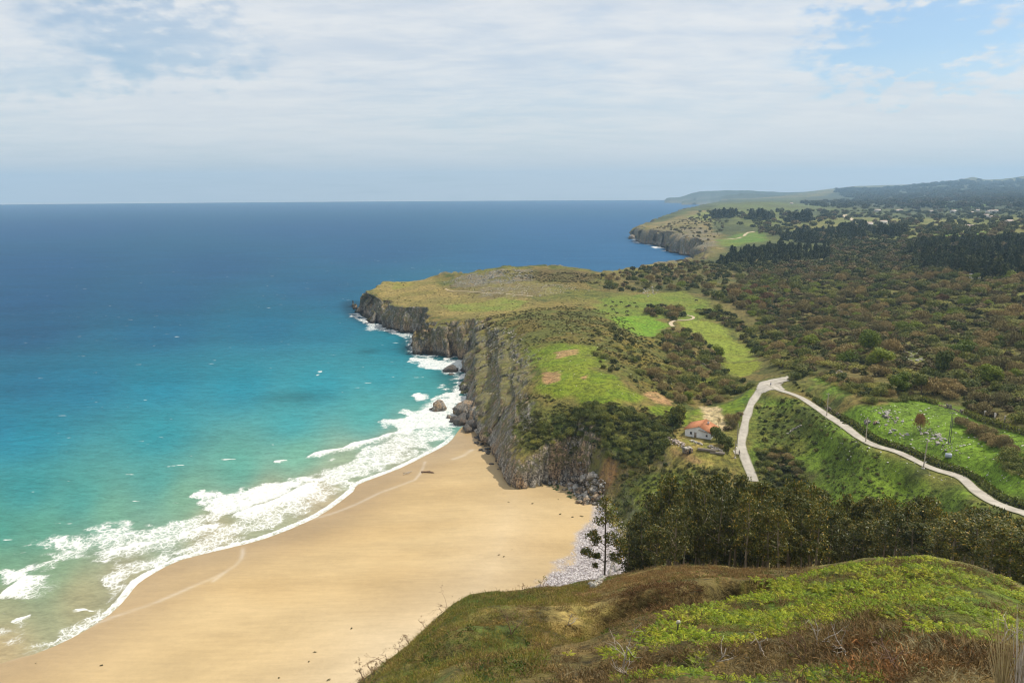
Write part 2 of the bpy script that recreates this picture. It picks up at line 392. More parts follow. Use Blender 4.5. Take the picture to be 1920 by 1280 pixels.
LR = np.log(RR)
def grid_uv(x, y):
    a = np.arctan2(x, y); rr = np.hypot(x, y)
    return (a - AZ[0]) / (AZ[1] - AZ[0]), np.interp(rr, RR, np.arange(len(RR)))
def zat(x, y, Z=None):
    u, v = grid_uv(np.asarray(x, float), np.asarray(y, float)); return bil(GZ if Z is None else Z, u, v)
def hit(px, py, rmin=12.0):
    """first point of the ground seen at a photo position"""
    a = px_az(px, py); T = px_T(px, py)
    u = np.full(len(RR), (a - AZ[0]) / (AZ[1] - AZ[0])); z = bil(GZ, u, np.arange(len(RR), dtype=float))
    t = (H - z) / RR
    ok = np.where((t <= T) & (RR > rmin))[0]
    if len(ok) == 0: k = len(RR) - 1; rr = RR[k]
    else:
        k = ok[0]
        if k == 0: rr = RR[0]
        else:
            f = (t[k - 1] - T) / max(t[k - 1] - t[k], 1e-9); rr = RR[k - 1] + np.clip(f, 0, 1) * (RR[k] - RR[k - 1])
    return np.array([rr * math.sin(a), rr * math.cos(a)])
def hit3(px, py, rmin=12.0):
    q = hit(px, py, rmin); return np.array([q[0], q[1], float(zat(q[0], q[1]))])
def hits(pts, rmin=12.0): return np.array([hit(p[0], p[1], rmin) for p in pts])

# gully and bank on the hill
bank = smooth_line(hits([(1150,1122),(1200,1108),(1260,1100),(1320,1096),(1375,1092)]), 1.0)
bd, bs, _ = line_d(GX, GY, bank)
gm = HILLM * (GR < 110)
GZ -= gm * 2.6 * np.exp(-(bd / 3.2) ** 2) * np.where(bs < 0, 1.0, np.exp(-(bd / 0.9) ** 2))
for pts, dep, wd in (([(860,1215),(960,1190),(1060,1172),(1130,1160)], 1.1, 2.5), ([(1180,1245),(1320,1240),(1500,1232),(1620,1215)], 0.8, 1.4), ([(700,1270),(800,1200),(900,1160)], 0.6, 2.0)):
    ln = smooth_line(hits(pts), 1.0); d_, s_, _ = line_d(GX, GY, ln)
    GZ -= gm * dep * np.exp(-(d_ / wd) ** 2)

# roads: sampled on the ground, smoothed, then cut into it
def road_path(pts, sm=9):
    P = smooth_line(hits(pts), 3.0); z = zat(P[:, 0], P[:, 1])
    kern = np.ones(sm) / sm; zp = np.concatenate([np.full(sm // 2, z[0]), z, np.full(sm // 2, z[-1])])
    return np.column_stack([P, np.convolve(zp, kern, 'valid')])
ROADS = {
 'a': (road_path([(1476,709),(1455,716),(1436,724),(1421,738),(1408,758),(1399,785),(1394,810),(1390,832),(1394,850),(1401,870),(1409,892),(1413,905)]), 3.3),
 'b': (road_path([(1444,722),(1462,731),(1485,738),(1505,747),(1530,763),(1552,778),(1580,797),(1610,818),(1640,832),(1670,846),(1700,860),(1735,868),(1765,878),(1800,898),(1830,920),(1870,943),(1920,962),(1990,988)]), 3.4),
}
for P, wd in ROADS.values():
    d_, s_, arc = line_d(GX, GY, P[:, :2])
    m = d_ < 14
    seg = np.concatenate([[0], np.cumsum(np.linalg.norm(np.diff(P[:, :2], axis=0), axis=1))])
    zr = np.interp(arc[m], seg, P[:, 2]); wgt = 1 - sst(d_[m], wd * 0.5 + 1.2, 9)
    GZ[m] = GZ[m] * (1 - wgt) + (zr - 0.12) * wgt
# level the house terrace
hc = hit(1312, 818); d_ = np.hypot(GX - hc[0], GY - hc[1]); wgt = 1 - sst(d_, 9, 20); HZ = float(zat(*hc))
GZ = GZ * (1 - wgt) + HZ * wgt

# cliffs: carve the steep rock in three dimensions
def grid_normals(X, Y, Z):
    P = np.stack([X, Y, Z], -1)
    dr = np.gradient(P, axis=0); da = np.gradient(P, axis=1)
    nrm = np.cross(da, dr); nrm /= np.linalg.norm(nrm, axis=2)[..., None] + 1e-12
    return nrm * np.sign(nrm[..., 2:3] + 1e-9)
NRM = grid_normals(GX, GY, GZ)
COAST = (IDX < 61) & (DHW > -3) & (DHW < WH * 1.8) & (HILLM < 0.2)
steep = sst(1 - NRM[..., 2], 0.12, 0.4) * COAST
steep[:, 1:-1] = (steep[:, 1:-1] + steep[:, :-2] + steep[:, 2:]) / 3
m = steep > 0.01
sx, sy, sz = GX[m], GY[m], GZ[m]
sc = np.clip(GR[m] / 400, 0.7, 3.0)
rid = 1 - np.abs(2 * vn3(sx / 11 / sc, sy / 11 / sc, sz / 20 / sc) - 1)
rid2 = 1 - np.abs(2 * vn3(sx / 4.2 / sc + 9, sy / 4.2 / sc, sz / 9 / sc) - 1)
rid3 = vn3(sx / 1.6 / sc, sy / 1.6 / sc + 5, sz / 2.2 / sc)
amp = 1.25 * ((vn3(sx / 27 / sc + 3, sy / 27 / sc, sz / 50 / sc) - .5) * 11 + (rid - 0.6) * 6.0 + (rid2 - 0.55) * 2.6 + (rid3 - 0.5) * 1.2) * sc
fac = steep[m] * np.where(soft_beach[m], 0.5, 1.0)
GX[m] += NRM[..., 0][m] * amp * fac; GY[m] += NRM[..., 1][m] * amp * fac; GZ[m] += (NRM[..., 2][m] * 0.4) * amp * fac
GZ[m] = np.maximum(GZ[m], -2.5)
NRM = grid_normals(GX, GY, GZ)

# ------------------------------------------------------------------ land cover
def C(*a): return np.array(a, np.float32)
nA = fb2(GX / 28, GY / 28, 5).astype(np.float32); nB = fb2(GX / 6 + 31, GY / 6, 4).astype(np.float32); nC = fb2(GX / 90 + 7, GY / 90, 4).astype(np.float32)
def m3(t, a, b): return a[None, None] * (1 - t[..., None]) + b[None, None] * t[..., None]
LC = m3(sst(nA, 0.38, 0.62), C(.145, .112, .050), C(.115, .118, .036))
t = sst(nB, 0.50, 0.68); LC = LC * (1 - t[..., None]) + C(.060, .072, .022) * t[..., None]
t = sst(nC, 0.52, 0.66) * 0.5; LC = LC * (1 - t[..., None]) + C(.20, .155, .065) * t[..., None]
ROCK = np.zeros(GX.shape, np.float32); SAND = np.zeros(GX.shape, np.float32)
def zone(pts, ca_, cb_, soft=3.0, ns=12.0, wobble=1.1, alpha=1.0, rock=None, world=False, rmin=12.0, thr=(0.35, 0.65)):
    P = np.array(pts, float) if world else hits(pts, rmin)
    x0, y0 = P.min(0) - soft * 2 - 5; x1, y1 = P.max(0) + soft * 2 + 5
    m = (GX > x0) & (GX < x1) & (GY > y0) & (GY < y1)
    if not m.any(): return
    X, Y = GX[m], GY[m]; d, _ = poly_sd(X, Y, P)
    nz = fb2(X / ns + 3.3, Y / ns, 4)
    a = sst(d + (nz - 0.5) * soft * 4 * wobble, -soft, soft) * alpha
    t = sst(fb2(X / (ns * 0.8) - 11, Y / (ns * 0.8) + 5, 4), *thr)
    c = np.array(ca_)[None] * (1 - t[:, None]) + np.array(cb_)[None] * t[:, None]
    LC[m] = LC[m] * (1 - a[:, None]) + c * a[:, None]
    if rock is not None: ROCK[m] = ROCK[m] * (1 - a) + rock * a * np.where(rock > 0, sst(nz, 0.35, 0.6), 1)
GRASS = (.110, .155, .015); GRASS2 = (.135, .165, .020); GRASSD = (.065, .115, .018); OLIVE = (.155, .175, .035); DRY = (.27, .21, .085)
BRUSH = (.058, .060, .026); BRUSH2 = (.085, .070, .038); WOODF = (.070, .072, .026); WOODF2 = (.125, .10, .048)
# wooded valley floor
zone([(1140,512),(1320,490),(1560,450),(2100,420),(2100,820),(1900,790),(1750,745),(1600,735),(1500,725),(1440,700),(1420,660),(1400,610),(1330,570),(1270,545),(1200,545),(1130,545)], WOODF, WOODF2, 12, 40)
zone([(1180,385),(2100,360),(2100,470),(1560,470),(1330,492),(1280,470),(1250,440)], (.085,.095,.035), (.05,.06,.028), 30, 120)
zone([(1470,390),(1500,371),(1600,357),(1700,352),(1800,342),(2100,330),(2100,395),(1700,392)], (.040,.050,.026), (.060,.062,.032), 60, 300)
zone([(1340,380),(1480,380),(1600,385),(1500,400),(1350,400)], (.095,.115,.045), (.08,.09,.042), 30, 150)
zone([(1360,405),(1400,395),(1470,398),(1500,412),(1420,425)], (.12,.14,.045), (.08,.09,.035), 20, 80)
zone([(1203,428),(1300,395),(1345,395),(1330,430),(1360,445),(1370,470),(1320,486),(1260,470),(1215,455)], (.19,.145,.085), (.12,.105,.05), 12, 40)
zone([(1215,440),(1300,425),(1345,440),(1330,470),(1250,462)], (.15,.12,.08), (.11,.10,.05), 12, 30, rock=.8)
zone([(1345,452),(1400,436),(1440,432),(1430,450),(1390,462),(1350,464)], (.085,.15,.035), (.12,.15,.04), 8, 40)
zone([(1290,405),(1330,395),(1345,400),(1330,418)], (.15,.16,.05), (.12,.13,.045), 12, 50)
zone([(1440,412),(1590,408),(1920,408),(1960,440),(1700,446),(1500,440)], (.17,.155,.065), (.12,.13,.05), 25, 70, alpha=.85)
for p in ([(1740,436),(1805,433),(1805,446),(1770,448)], [(1810,434),(1850,434),(1850,445),(1815,446)], [(1625,432),(1680,434),(1690,440),(1640,440)], [(1700,374),(1760,378),(1860,384),(1800,392),(1720,385)]):
    zone(p, (.12,.20,.05), (.13,.18,.04), 8, 40)
# headland: dry heath and pale grass
zone([(655,560),(690,532),(740,525),(830,536),(930,545),(1010,565),(960,590),(880,600),(800,585),(720,572)], (.215,.165,.080), (.160,.135,.058), 6, 20)
zone([(840,545),(960,528),(1040,530),(1050,552),(930,560)], (.135,.105,.062), (.16,.14,.07), 6, 20)
zone([(820,572),(930,560),(1000,563),(960,580),(850,582)], (.145,.175,.045), (.17,.17,.055), 4, 18)
zone([(700,530),(735,527),(780,535),(740,541)], (.17,.165,.05), (.22,.17,.06), 3, 12)
zone([(830,530),(870,516),(930,507),(990,506),(1000,525),(930,533),(860,540)], (.11,.10,.045), (.15,.13,.06), 5, 12, rock=0.95)
zone([(990,506),(1060,503),(1125,515),(1110,530),(1010,528)], (.085,.075,.035), (.10,.075,.04), 5, 14)
zone([(880,545),(960,535),(1050,533),(1000,548),(900,556)], (.17,.14,.08), (.13,.11,.055), 4, 10, rock=0.5)
zone([(940,600),(1090,570),(1170,600),(1230,680),(1300,740),(1200,735),(1120,660),(1000,650),(930,625)], (.120,.095,.030), (.085,.090,.026), 6, 14)
zone([(1180,600),(1300,690),(1330,740),(1240,735),(1190,690),(1150,640)], (.135,.105,.024), (.080,.085,.024), 5, 9)
zone([(870,640),(930,630),(985,660),(990,720),(940,770),(900,770),(868,720)], (.175,.155,.085), (.125,.120,.052), 4, 6, rock=0.35)
# meadows
zone([(985,652),(1060,648),(1110,652),(1120,690),(1160,715),(1215,745),(1200,758),(1130,768),(1080,758),(1040,745),(1010,730),(1015,700),(1000,675)], GRASS, GRASS2, 4.0, 9)
zone([(1118,565),(1160,556),(1230,548),(1275,545),(1320,560),(1355,600),(1330,596),(1260,598),(1200,595),(1150,600),(1128,585)], (.135,.155,.036), (.110,.150,.030), 4, 16)
zone([(1150,598),(1205,590),(1245,602),(1255,612),(1225,632),(1190,630),(1165,612)], (.115,.215,.022), (.13,.20,.025), 3, 12)
zone([(1268,604),(1330,600),(1370,620),(1405,655),(1420,672),(1360,676),(1340,655),(1310,625),(1280,615)], OLIVE, (.165,.20,.038), 3, 16)
zone([(1352,680),(1420,676),(1425,690),(1400,703),(1388,706),(1368,698)], (.17,.195,.030), (.16,.18,.03), 2, 16)
zone([(1295,706),(1350,705),(1370,715),(1340,722),(1300,718)], GRASS2, OLIVE, 2, 10)
zone([(1330,765),(1370,752),(1410,728),(1415,745),(1395,780),(1385,800),(1360,770)], GRASS, GRASSD, 2, 8)
zone([(1200,765),(1240,760),(1280,765),(1300,780),(1290,800),(1250,790)], GRASS2, GRASS, 2, 8)
zone([(1290,770),(1322,765),(1330,795),(1300,800)], GRASS, (.17,.17,.05), 1.5, 8)
# round hill between the two roads, right-hand field
zone([(1420,750),(1450,738),(1500,748),(1600,825),(1720,876),(1850,945),(1900,985),(1800,1010),(1600,1000),(1500,940),(1430,910),(1400,880),(1400,800)], (.085,.120,.022), (.110,.165,.026), 3, 14)
zone([(1420,760),(1500,755),(1540,790),(1500,850),(1440,850),(1410,810)], (.12,.13,.032), (.075,.095,.024), 3, 8)
zone([(1420,845),(1470,840),(1500,870),(1510,900),(1470,935),(1430,915)], (.038,.044,.018), (.07,.065,.03), 3, 7)
zone([(1550,862),(1640,850),(1720,890),(1800,930),(1840,965),(1750,960),(1600,940)], (.125,.185,.024), (.085,.125,.022), 3, 9)
zone([(1580,778),(1640,760),(1720,745),(1760,752),(1840,785),(1920,810),(2000,830),(2000,980),(1920,948),(1830,905),(1760,868),(1680,842),(1620,812)], (.125,.205,.024), (.105,.170,.026), 2.5, 12)
zone([(1510,735),(1540,700),(1575,705),(1600,730),(1580,755),(1545,755)], (.115,.18,.028), (.13,.13,.045), 3, 8)
zone([(1690,670),(1730,650),(1750,700),(1700,715)], (.12,.11,.05), (.09,.12,.03), 4, 8)
for p in ([(1690,690),(1705,640),(1735,640),(1745,700)], [(1470,596),(1530,590),(1535,604),(1480,610)], [(1640,545),(1690,540),(1700,552),(1650,556)], [(1850,552),(1920,548),(1925,560),(1860,564)], [(1780,620),(1830,612),(1835,630),(1790,635)], [(1560,640),(1590,632),(1600,650),(1570,655)], [(1690,618),(1712,612),(1716,628),(1694,630)]):
    zone(p, (.15,.135,.055), (.11,.13,.04), 5, 14)
# earth and gravel
zone([(1016,700),(1048,695),(1053,712),(1025,722)], (.30,.175,.125), (.25,.165,.11), 1.0, 5)
zone([(1040,660),(1085,655),(1080,665),(1045,672)], (.29,.185,.125), (.25,.17,.105), 1.0, 5)
zone([(1085,708),(1104,702),(1100,713)], (.29,.17,.12), (.25,.16,.105), .8, 5)
zone([(1205,737),(1230,735),(1262,752),(1258,758),(1230,755)], (.30,.18,.125), (.25,.17,.11), 1.0, 5)
zone([(1312,762),(1348,760),(1358,790),(1366,806),(1335,812),(1325,790)], (.43,.335,.29), (.34,.27,.22), 1.0, 5)
zone([(1238,822),(1290,818),(1370,845),(1372,856),(1345,874),(1320,884),(1280,862),(1240,845)], (.27,.20,.095), (.16,.15,.05), 1.5, 6)
zone([(1240,836),(1270,840),(1320,862),(1315,872),(1270,858)], (.27,.175,.115), (.22,.145,.09), 1.0, 5)
zone([(1170,880),(1230,870),(1250,878),(1180,892)], (.33,.24,.11), (.2,.17,.07), 1.5, 6)
# bank beside the boulders
zone([(1160,905),(1230,880),(1300,885),(1300,930),(1240,960),(1180,985),(1150,960)], (.115,.135,.030), (.09,.11,.028), 2, 7)
zone([(1110,870),(1165,850),(1160,900),(1130,930),(1095,890)], (.30,.16,.085), (.16,.13,.06), 1.5, 5, rock=.25)
zone([(980,760),(1100,770),(1230,780),(1240,850),(1150,880),(1090,850),(1080,830),(980,850),(955,800)], (.062,.078,.022), (.105,.105,.034), 3, 8)
# foreground hill
HM = HILLM > 0.5
zone([(-400,1900),(650,1300),(850,1125),(1000,1105),(1160,1078),(1280,1062),(1500,1068),(1740,1048),(1920,1108),(2300,1300),(2300,1900)], (.135,.095,.050), (.095,.075,.036), 2, 3, rmin=12, thr=(.3,.7))
hillcol = [
 ([(850,1135),(900,1115),(1000,1108),(1010,1120),(930,1135),(880,1150)], (.10,.155,.045), (.13,.16,.05)),
 ([(690,1275),(760,1220),(850,1150),(960,1150),(1000,1200),(960,1260),(860,1290),(700,1300)], (.125,.105,.042), (.075,.095,.028)),
 ([(1040,1130),(1120,1120),(1130,1175),(1060,1190),(1030,1165)], (.28,.205,.105), (.20,.16,.07)),
 ([(1000,1108),(1160,1082),(1290,1064),(1400,1070),(1370,1085),(1200,1095),(1040,1125)], (.185,.115,.058), (.13,.10,.045)),
 ([(1280,1190),(1400,1115),(1500,1085),(1600,1058),(1750,1050),(1920,1112),(1960,1200),(1860,1215),(1780,1195),(1700,1165),(1640,1150),(1540,1175),(1420,1200),(1320,1215)], (.085,.125,.020), (.075,.085,.026)),
]
for P_, a_, b_ in hillcol: zone(P_, a_, b_, 1.2, 2.5)
# pebble bank and sand
FILM = np.zeros(GX.shape, np.float32)
for p in ([(455,1028),(452,1050),(422,1075),(347,1108),(277,1136),(211,1157),(141,1185),(61,1223),(127,1190),(192,1150),(225,1117),(244,1094),(281,1070),(333,1045),(422,1023)], [(778,901),(735,917),(712,925),(665,947),(619,964),(575,975),(605,955),(652,920),(663,906),(741,876),(775,862)]):
    d_, _ = poly_sd(GX, GY, np.array([px_at(*q) for q in p])); FILM = np.maximum(FILM, sst(d_, -.4, .8).astype(np.float32))
bm = (DHW < 1.0) & (DB > -30) & (HILLM < 0.7)
SAND[bm] = 1
sandc = m3(sst(fb2(GX / 60, GY / 25, 3).astype(np.float32), .3, .7), C(.50, .368, .195), C(.455, .322, .160))
WET = (sst(DB + (nC - 0.5) * 14, 34, 4)).astype(np.float32) * SAND
back = sst(DB, 45, 120).astype(np.float32)[..., None]
sandc = sandc * (1 - back * 0.7) + C(.70, .60, .46) * back * 0.7
WET = np.maximum(WET, FILM * SAND * .75)
sandc = sandc * (1 - WET[..., None] * 0.27 * C(.85, .95, 1.0))
LC[bm] = sandc[bm]
PEB = np.zeros(GX.shape, np.float32)
pp = hits([(975,1118),(1010,1092),(1060,1050),(1090,1010),(1105,975),(1112,950),(1125,938),(1150,945),(1185,1000),(1200,1060),(1120,1110),(1030,1140)], 120)
pp[-1] = ar(1040, 150); pp[-2] = ar(1130, 150); pp[-3] = ar(1220, 165)
pd, _ = poly_sd(GX, GY, pp)
PEB = (sst(pd + (nB - .5) * 10, -2, 3) * bm).astype(np.float32)
LC = LC * (1 - PEB[..., None]) + C(.42, .385, .38) * PEB[..., None]
LC[(DB < -30) & (DHW < 1)] = (.1, .1, .08)
# rock on steep coastal faces
nz = NRM[..., 2]
rk = sst(1 - nz + (nB - 0.5) * 0.35 + (nA - .5) * 0.2, 0.16, 0.34) * ((IDX < 61) & (DHW > -6) & (DHW < WH * 2.0 + 3) & (HILLM < .3))
rk = np.where(soft_beach & (IDX < 5), rk * 0.25, rk)
rk = np.where((SAND > 0) & (DHW < -1), 0, rk)
ROCK = np.maximum(ROCK, rk.astype(np.float32))
SAND = SAND * (1 - ROCK)
LC = np.clip(LC * (0.86 + 0.28 * fb2(GX / 1.7, GY / 1.7, 3)[..., None] * np.where(SAND[..., None] > .5, 0, 1) + 0.14 * (SAND[..., None] > .5)), 0, 1)
# thin lines of foam left on the sand by the last waves
FSAND = np.zeros(GX.shape, np.float32)
for ln, wd in (([(455,1028),(452,1050),(422,1075),(347,1108),(277,1136),(211,1157),(141,1185),(61,1223),(0,1240)], .32), ([(778,901),(735,917),(712,925),(665,947),(619,964),(575,975)], .32),
               ([(885,845),(868,856),(850,862)], .5), ([(797,866),(790,885),(778,901)], .3), ([(422,1075),(400,1092)], .3)):
    L = smooth_line([px_at(*p) for p in ln], 3); m = (GR > 150) & (GR < 460) & (GA < 0.1)
    d_, s_, _ = line_d(GX[m], GY[m], L); FSAND[m] = np.maximum(FSAND[m], np.exp(-(d_ / (wd * 2.1)) ** 2) * .20 * (.55 + .45 * sst(fb2(GX[m] / 6, GY[m] / 6, 2), .3, .6)))

# ------------------------------------------------------------------ materials
def new_mat(name):
    m = bpy.data.materials.new(name); m.use_nodes = True; t = NT(m.node_tree); t.n.clear()
    out = t.new('ShaderNodeOutputMaterial'); return m, t, out
def principled(t, out, col, rough=0.8, spec=0.3, normal=None, **kw):
    p = t.new('ShaderNodeBsdfPrincipled'); t.put(p.inputs['Base Color'], col); t.put(p.inputs['Roughness'], rough)
    t.put(p.inputs['Specular IOR Level'], spec)
    if normal is not None: t.put(p.inputs['Normal'], normal)
    for k, v in kw.items(): t.put(p.inputs[k.replace('_', ' ')], v)
    t.l.new(p.outputs[0], out.inputs[0]); return p
def bump(t, h, strength=0.5, dist=0.3):
    b = t.new('ShaderNodeBump'); b.inputs['Strength'].default_value = strength; b.inputs['Distance'].default_value = dist
    t.put(b.inputs['Height'], h); return b.outputs[0]
def rock_color(t, P, sx=1.0):
    pv = t.mapping(P, (0.16 * sx, 0.16 * sx, 0.05 * sx))
    a = t.noise(pv, 1.0, 5, .6, .4); b = t.noise(t.mapping(P, (.5 * sx, .5 * sx, .22 * sx)), 1.0, 5, .65, .6); c = t.noise(P, 1.6 * sx, 4, .7)
    grey = t.mix(t.ss(b, .36, .62), (.20, .182, .155, 1), (.50, .455, .385, 1))
    och = t.mix(t.ss(c, .35, .65), (.32, .185, .085, 1), (.55, .385, .225, 1))
    col = t.mix(t.math('MULTIPLY', t.ss(a, .44, .60), .85), grey, och)
    col = t.mix(t.ss(c, .50, .38), col, (.055, .050, .042, 1))
    vc = t.new('ShaderNodeTexVoronoi', feature='DISTANCE_TO_EDGE'); wp = t.new('ShaderNodeVectorMath', operation='MULTIPLY_ADD'); t.put(wp.inputs[0], t.noise(P, .7 * sx, 3, .6)); wp.inputs[1].default_value = (1.6, 1.6, 1.6); t.put(wp.inputs[2], t.mapping(P, (.42 * sx, .42 * sx, .20 * sx))); t.put(vc.inputs['Vector'], wp.outputs[0]); vc.inputs['Scale'].default_value = 1.0
    crk = t.ss(vc.outputs['Distance'], .0, .11); col = t.mix(t.math('ADD', .38, t.math('MULTIPLY', crk, .62)), (.045, .040, .034, 1), col)
    return col, t.math('ADD', t.math('MULTIPLY', crk, .55), t.math('ADD', t.math('MULTIPLY', b, .8), t.math('MULTIPLY', c, .6)))

def m_terrain():
    m, t, out = new_mat('ground'); P = t.pos()
    col = t.attr('col', 'Color'); rock = t.attr('rock'); sand = t.attr('sand'); wet = t.attr('wet'); peb = t.attr('pebble'); fo = t.attr('foam')
    f1 = t.noise(P, .55, 6, .68); f2 = t.noise(P, 2.6, 4, .7); f3 = t.noise(P, .14, 4, .6)
    veg = t.math('SUBTRACT', 1.0, sand)
    k = t.math('ADD', t.math('MULTIPLY', t.ss(f1, .32, .68), .75), t.math('ADD', t.math('MULTIPLY', t.ss(f2, .3, .7), .55), t.math('MULTIPLY', f3, .5)))
    k = t.math('ADD', -.12, t.math('MULTIPLY', k, 1.25))
    gcol = t.mix(veg, col, t.mix(1.0, col, k, 'MULTIPLY'))
    warm = t.mix(t.math('MULTIPLY', t.ss(t.noise(P, .9, 5, .7), .52, .7), .35), (1, 1, 1, 1), (1.45, 1.1, .75, 1))
    gcol = t.mix(veg, gcol, t.mix(1.0, gcol, warm, 'MULTIPLY'))
    gcol = t.mix(veg, gcol, t.mix(1.0, gcol, (1.17, 1.17, .74, 1), 'MULTIPLY'))
    # rippled, tide-marked sand
    s1 = t.noise(t.mapping(P, (.02, .05, 1), (0, 0, .5)), 1.0, 5, .55); s2 = t.noise(P, .5, 5, .7)
    gcol = t.mix(sand, gcol, t.mix(1.0, gcol, t.math('ADD', t.ss(s1, .3, .7, .88, 1.08), t.ss(s2, .3, .7, -.03, .03)), 'MULTIPLY'))
    s3 = t.noise(t.mapping(P, (.10, .75, 1), (0, 0, .55)), 1.0, 4, .6); s4 = t.noise(P, 2.2, 4, .75)
    gcol = t.mix(sand, gcol, t.mix(1.0, gcol, t.math('ADD', t.ss(s3, .3, .7, .955, 1.035), t.ss(s4, .3, .7, -.035, .03)), 'MULTIPLY'))
    # pebbles
    vo = t.new('ShaderNodeTexVoronoi'); t.put(vo.inputs['Vector'], P); vo.inputs['Scale'].default_value = 1.5
    pc = t.mix(t.ss(vo.outputs['Color'], .1, .9), (.30, .27, .28, 1), (.56, .52, .51, 1))
    pc = t.mix(t.ss(vo.outputs['Distance'], .35, .75), pc, (.20, .17, .16, 1))
    gcol = t.mix(peb, gcol, pc)
    rc, rh = rock_color(t, P)
    sp = t.new('ShaderNodeSeparateXYZ'); t.put(sp.inputs[0], P)
    weed = t.ss(t.math('ADD', sp.outputs[2], t.math('MULTIPLY', f3, 3)), 4.6, 2.2)
    rc = t.mix(t.math('MULTIPLY', weed, .8), rc, (.045, .042, .036, 1))
    tuft = t.math('MULTIPLY', t.ss(f1, .45, .55), t.ss(sp.outputs[2], 4, 10))
    rc = t.mix(t.math('MULTIPLY', tuft, .8), rc, (.165, .155, .062, 1))
    c = t.mix(rock, gcol, rc)
    c = t.mix(fo, c, (.85, .84, .80, 1))
    hgt = t.math('ADD', t.math('MULTIPLY', t.math('MULTIPLY', veg, t.math('ADD', f1, t.math('MULTIPLY', f2, .5))), 1.0), t.math('MULTIPLY', t.math('MULTIPLY', rock, rh), 1.6))
    hgt = t.math('SUBTRACT', hgt, t.math('MULTIPLY', t.math('MULTIPLY', peb, vo.outputs['Distance']), .35))
    rough = t.math('SUBTRACT', .95, t.math('MULTIPLY', wet, .6))
    principled(t, out, c, rough, .25, bump(t, hgt, .75, 1.0))
    return m
M_GROUND = m_terrain()

# ------------------------------------------------------------------ terrain meshes, one per named piece of the setting
nr, nc = GX.shape
V = np.stack([GX, GY, GZ], -1).reshape(-1, 3)
ii = np.arange(nr - 1)[:, None] * nc + np.arange(nc - 1)[None]
QF = np.stack([ii, ii + 1, ii + nc + 1, ii + nc], -1)
def qavg(A): return (A[:-1, :-1] + A[1:, :-1] + A[:-1, 1:] + A[1:, 1:]) * .25
qDB, qDH, qH, qR, qS = qavg(DB), qavg(DHW), qavg(HILLM), qavg(GR), qavg(np.where((DHW < 1.0), 1.0, 0.0))
keep = (qDH > -9) | ((qDB > -14) & (qR < 520)) | (qH > .3)
reg = np.where(qH > .5, 1, np.where((qS > .5) & (qR < 600), 2, np.where(qR > 3300, 3, np.where((qR > 1350), 4, 0))))
for rid_, nm, lab in ((0, 'headland', 'heath and rock headland with meadows sloping to the valley'), (1, 'hillside', 'fern and bracken covered hillside below the viewpoint'),
                      (2, 'beach', 'golden sand beach with a pebble bank at its head'), (3, 'hills', 'hazy wooded ridge along the skyline'), (4, 'coastal_plain', 'far coastal plain with a grey cliffed point')):
    f = QF[keep & (reg == rid_)]
    used, inv = np.unique(f, return_inverse=True); f = inv.reshape(-1, 4)
    g = lambda A: A.reshape(-1, *A.shape[2:])[used]
    o = mesh_arrays(nm, V[used], f, M_GROUND, dict(col=g(LC), rock=g(ROCK), sand=g(SAND), wet=g(WET), pebble=g(PEB), foam=g(FSAND)))
    structure(o, lab, nm.replace('_', ' '))

# ------------------------------------------------------------------ sea
srow = []
r = 140.0
while r < 14500:
    srow.append(r)
    if r < 460: r += 0.0031 * r
    elif r < 760: r += 2.2
    else: r *= 1.009
SR = np.array(srow); SA = np.radians(np.linspace(-46, 14, 760))
A_, R_ = np.meshgrid(SA, SR); SX = R_ * np.sin(A_); SY = R_ * np.cos(A_)
sDB, _ = poly_sd(SX, SY, BP); sDH, _ = poly_sd(SX, SY, HBP)
def srgb(c): c = np.asarray(c, float) / 255; return np.where(c <= .04045, c / 12.92, ((c + .055) / 1.055) ** 2.4)
SC = [(50,390,(66,116,172)),(600,386,(70,120,172)),(1150,382,(88,136,182)),(50,430,(58,106,166)),(600,430,(62,112,168)),(1100,430,(80,134,182)),(50,500,(46,98,160)),(400,500,(52,104,160)),(700,470,(60,112,166)),(1000,480,(70,128,178)),(1200,470,(80,140,185)),
      (50,560,(40,94,156)),(300,560,(42,104,158)),(600,540,(48,116,164)),(50,620,(32,92,150)),(300,620,(28,116,160)),(500,610,(28,132,166)),(620,610,(30,146,168)),(650,570,(36,128,166)),(740,650,(34,162,168)),
      (50,720,(22,112,152)),(150,720,(22,126,158)),(300,720,(24,144,162)),(450,720,(32,158,166)),(600,720,(44,170,168)),(720,700,(56,176,168)),(820,690,(70,178,165)),
      (0,800,(24,128,156)),(50,820,(28,144,158)),(300,820,(44,164,162)),(550,800,(70,180,166)),(690,780,(96,186,166)),(800,730,(84,178,160)),
      (50,920,(48,156,152)),(150,940,(66,164,150)),(300,900,(80,172,156)),(450,880,(104,180,154)),(0,1000,(62,158,140)),(80,1000,(92,170,142)),(200,970,(120,176,146)),(560,850,(128,186,156)),(340,930,(130,178,146)),
      (0,1060,(120,168,132)),(0,1140,(168,172,132)),(0,1220,(196,176,132)),(100,1060,(140,172,134)),(150,1120,(180,174,132)),(230,1080,(176,172,136)),(400,1000,(184,176,138)),(500,940,(178,178,142)),(600,930,(192,178,142)),(650,870,(168,182,148)),(750,840,(180,178,146)),(800,790,(150,182,154)),(830,760,(120,174,150))]
sa = np.array([px_az(p[0], p[1]) for p in SC]) * 3; sl = np.array([math.log(min(np.linalg.norm(px_at(p[0], p[1])), 14000)) for p in SC]); 
def remeasure(c):
    r_, g_, b_ = c; k_ = 1 - max(0.0, min(1.0, (r_ - 70) / 60.0))
    return (r_ + 30 * (1 - r_ / 110.0) * k_, g_ * (1 - k_) + (115 + .6 * (g_ - 98)) * k_ - 6 * (1 - k_), b_ - 6)
scol = np.array([srgb(remeasure(p[2])) for p in SC])
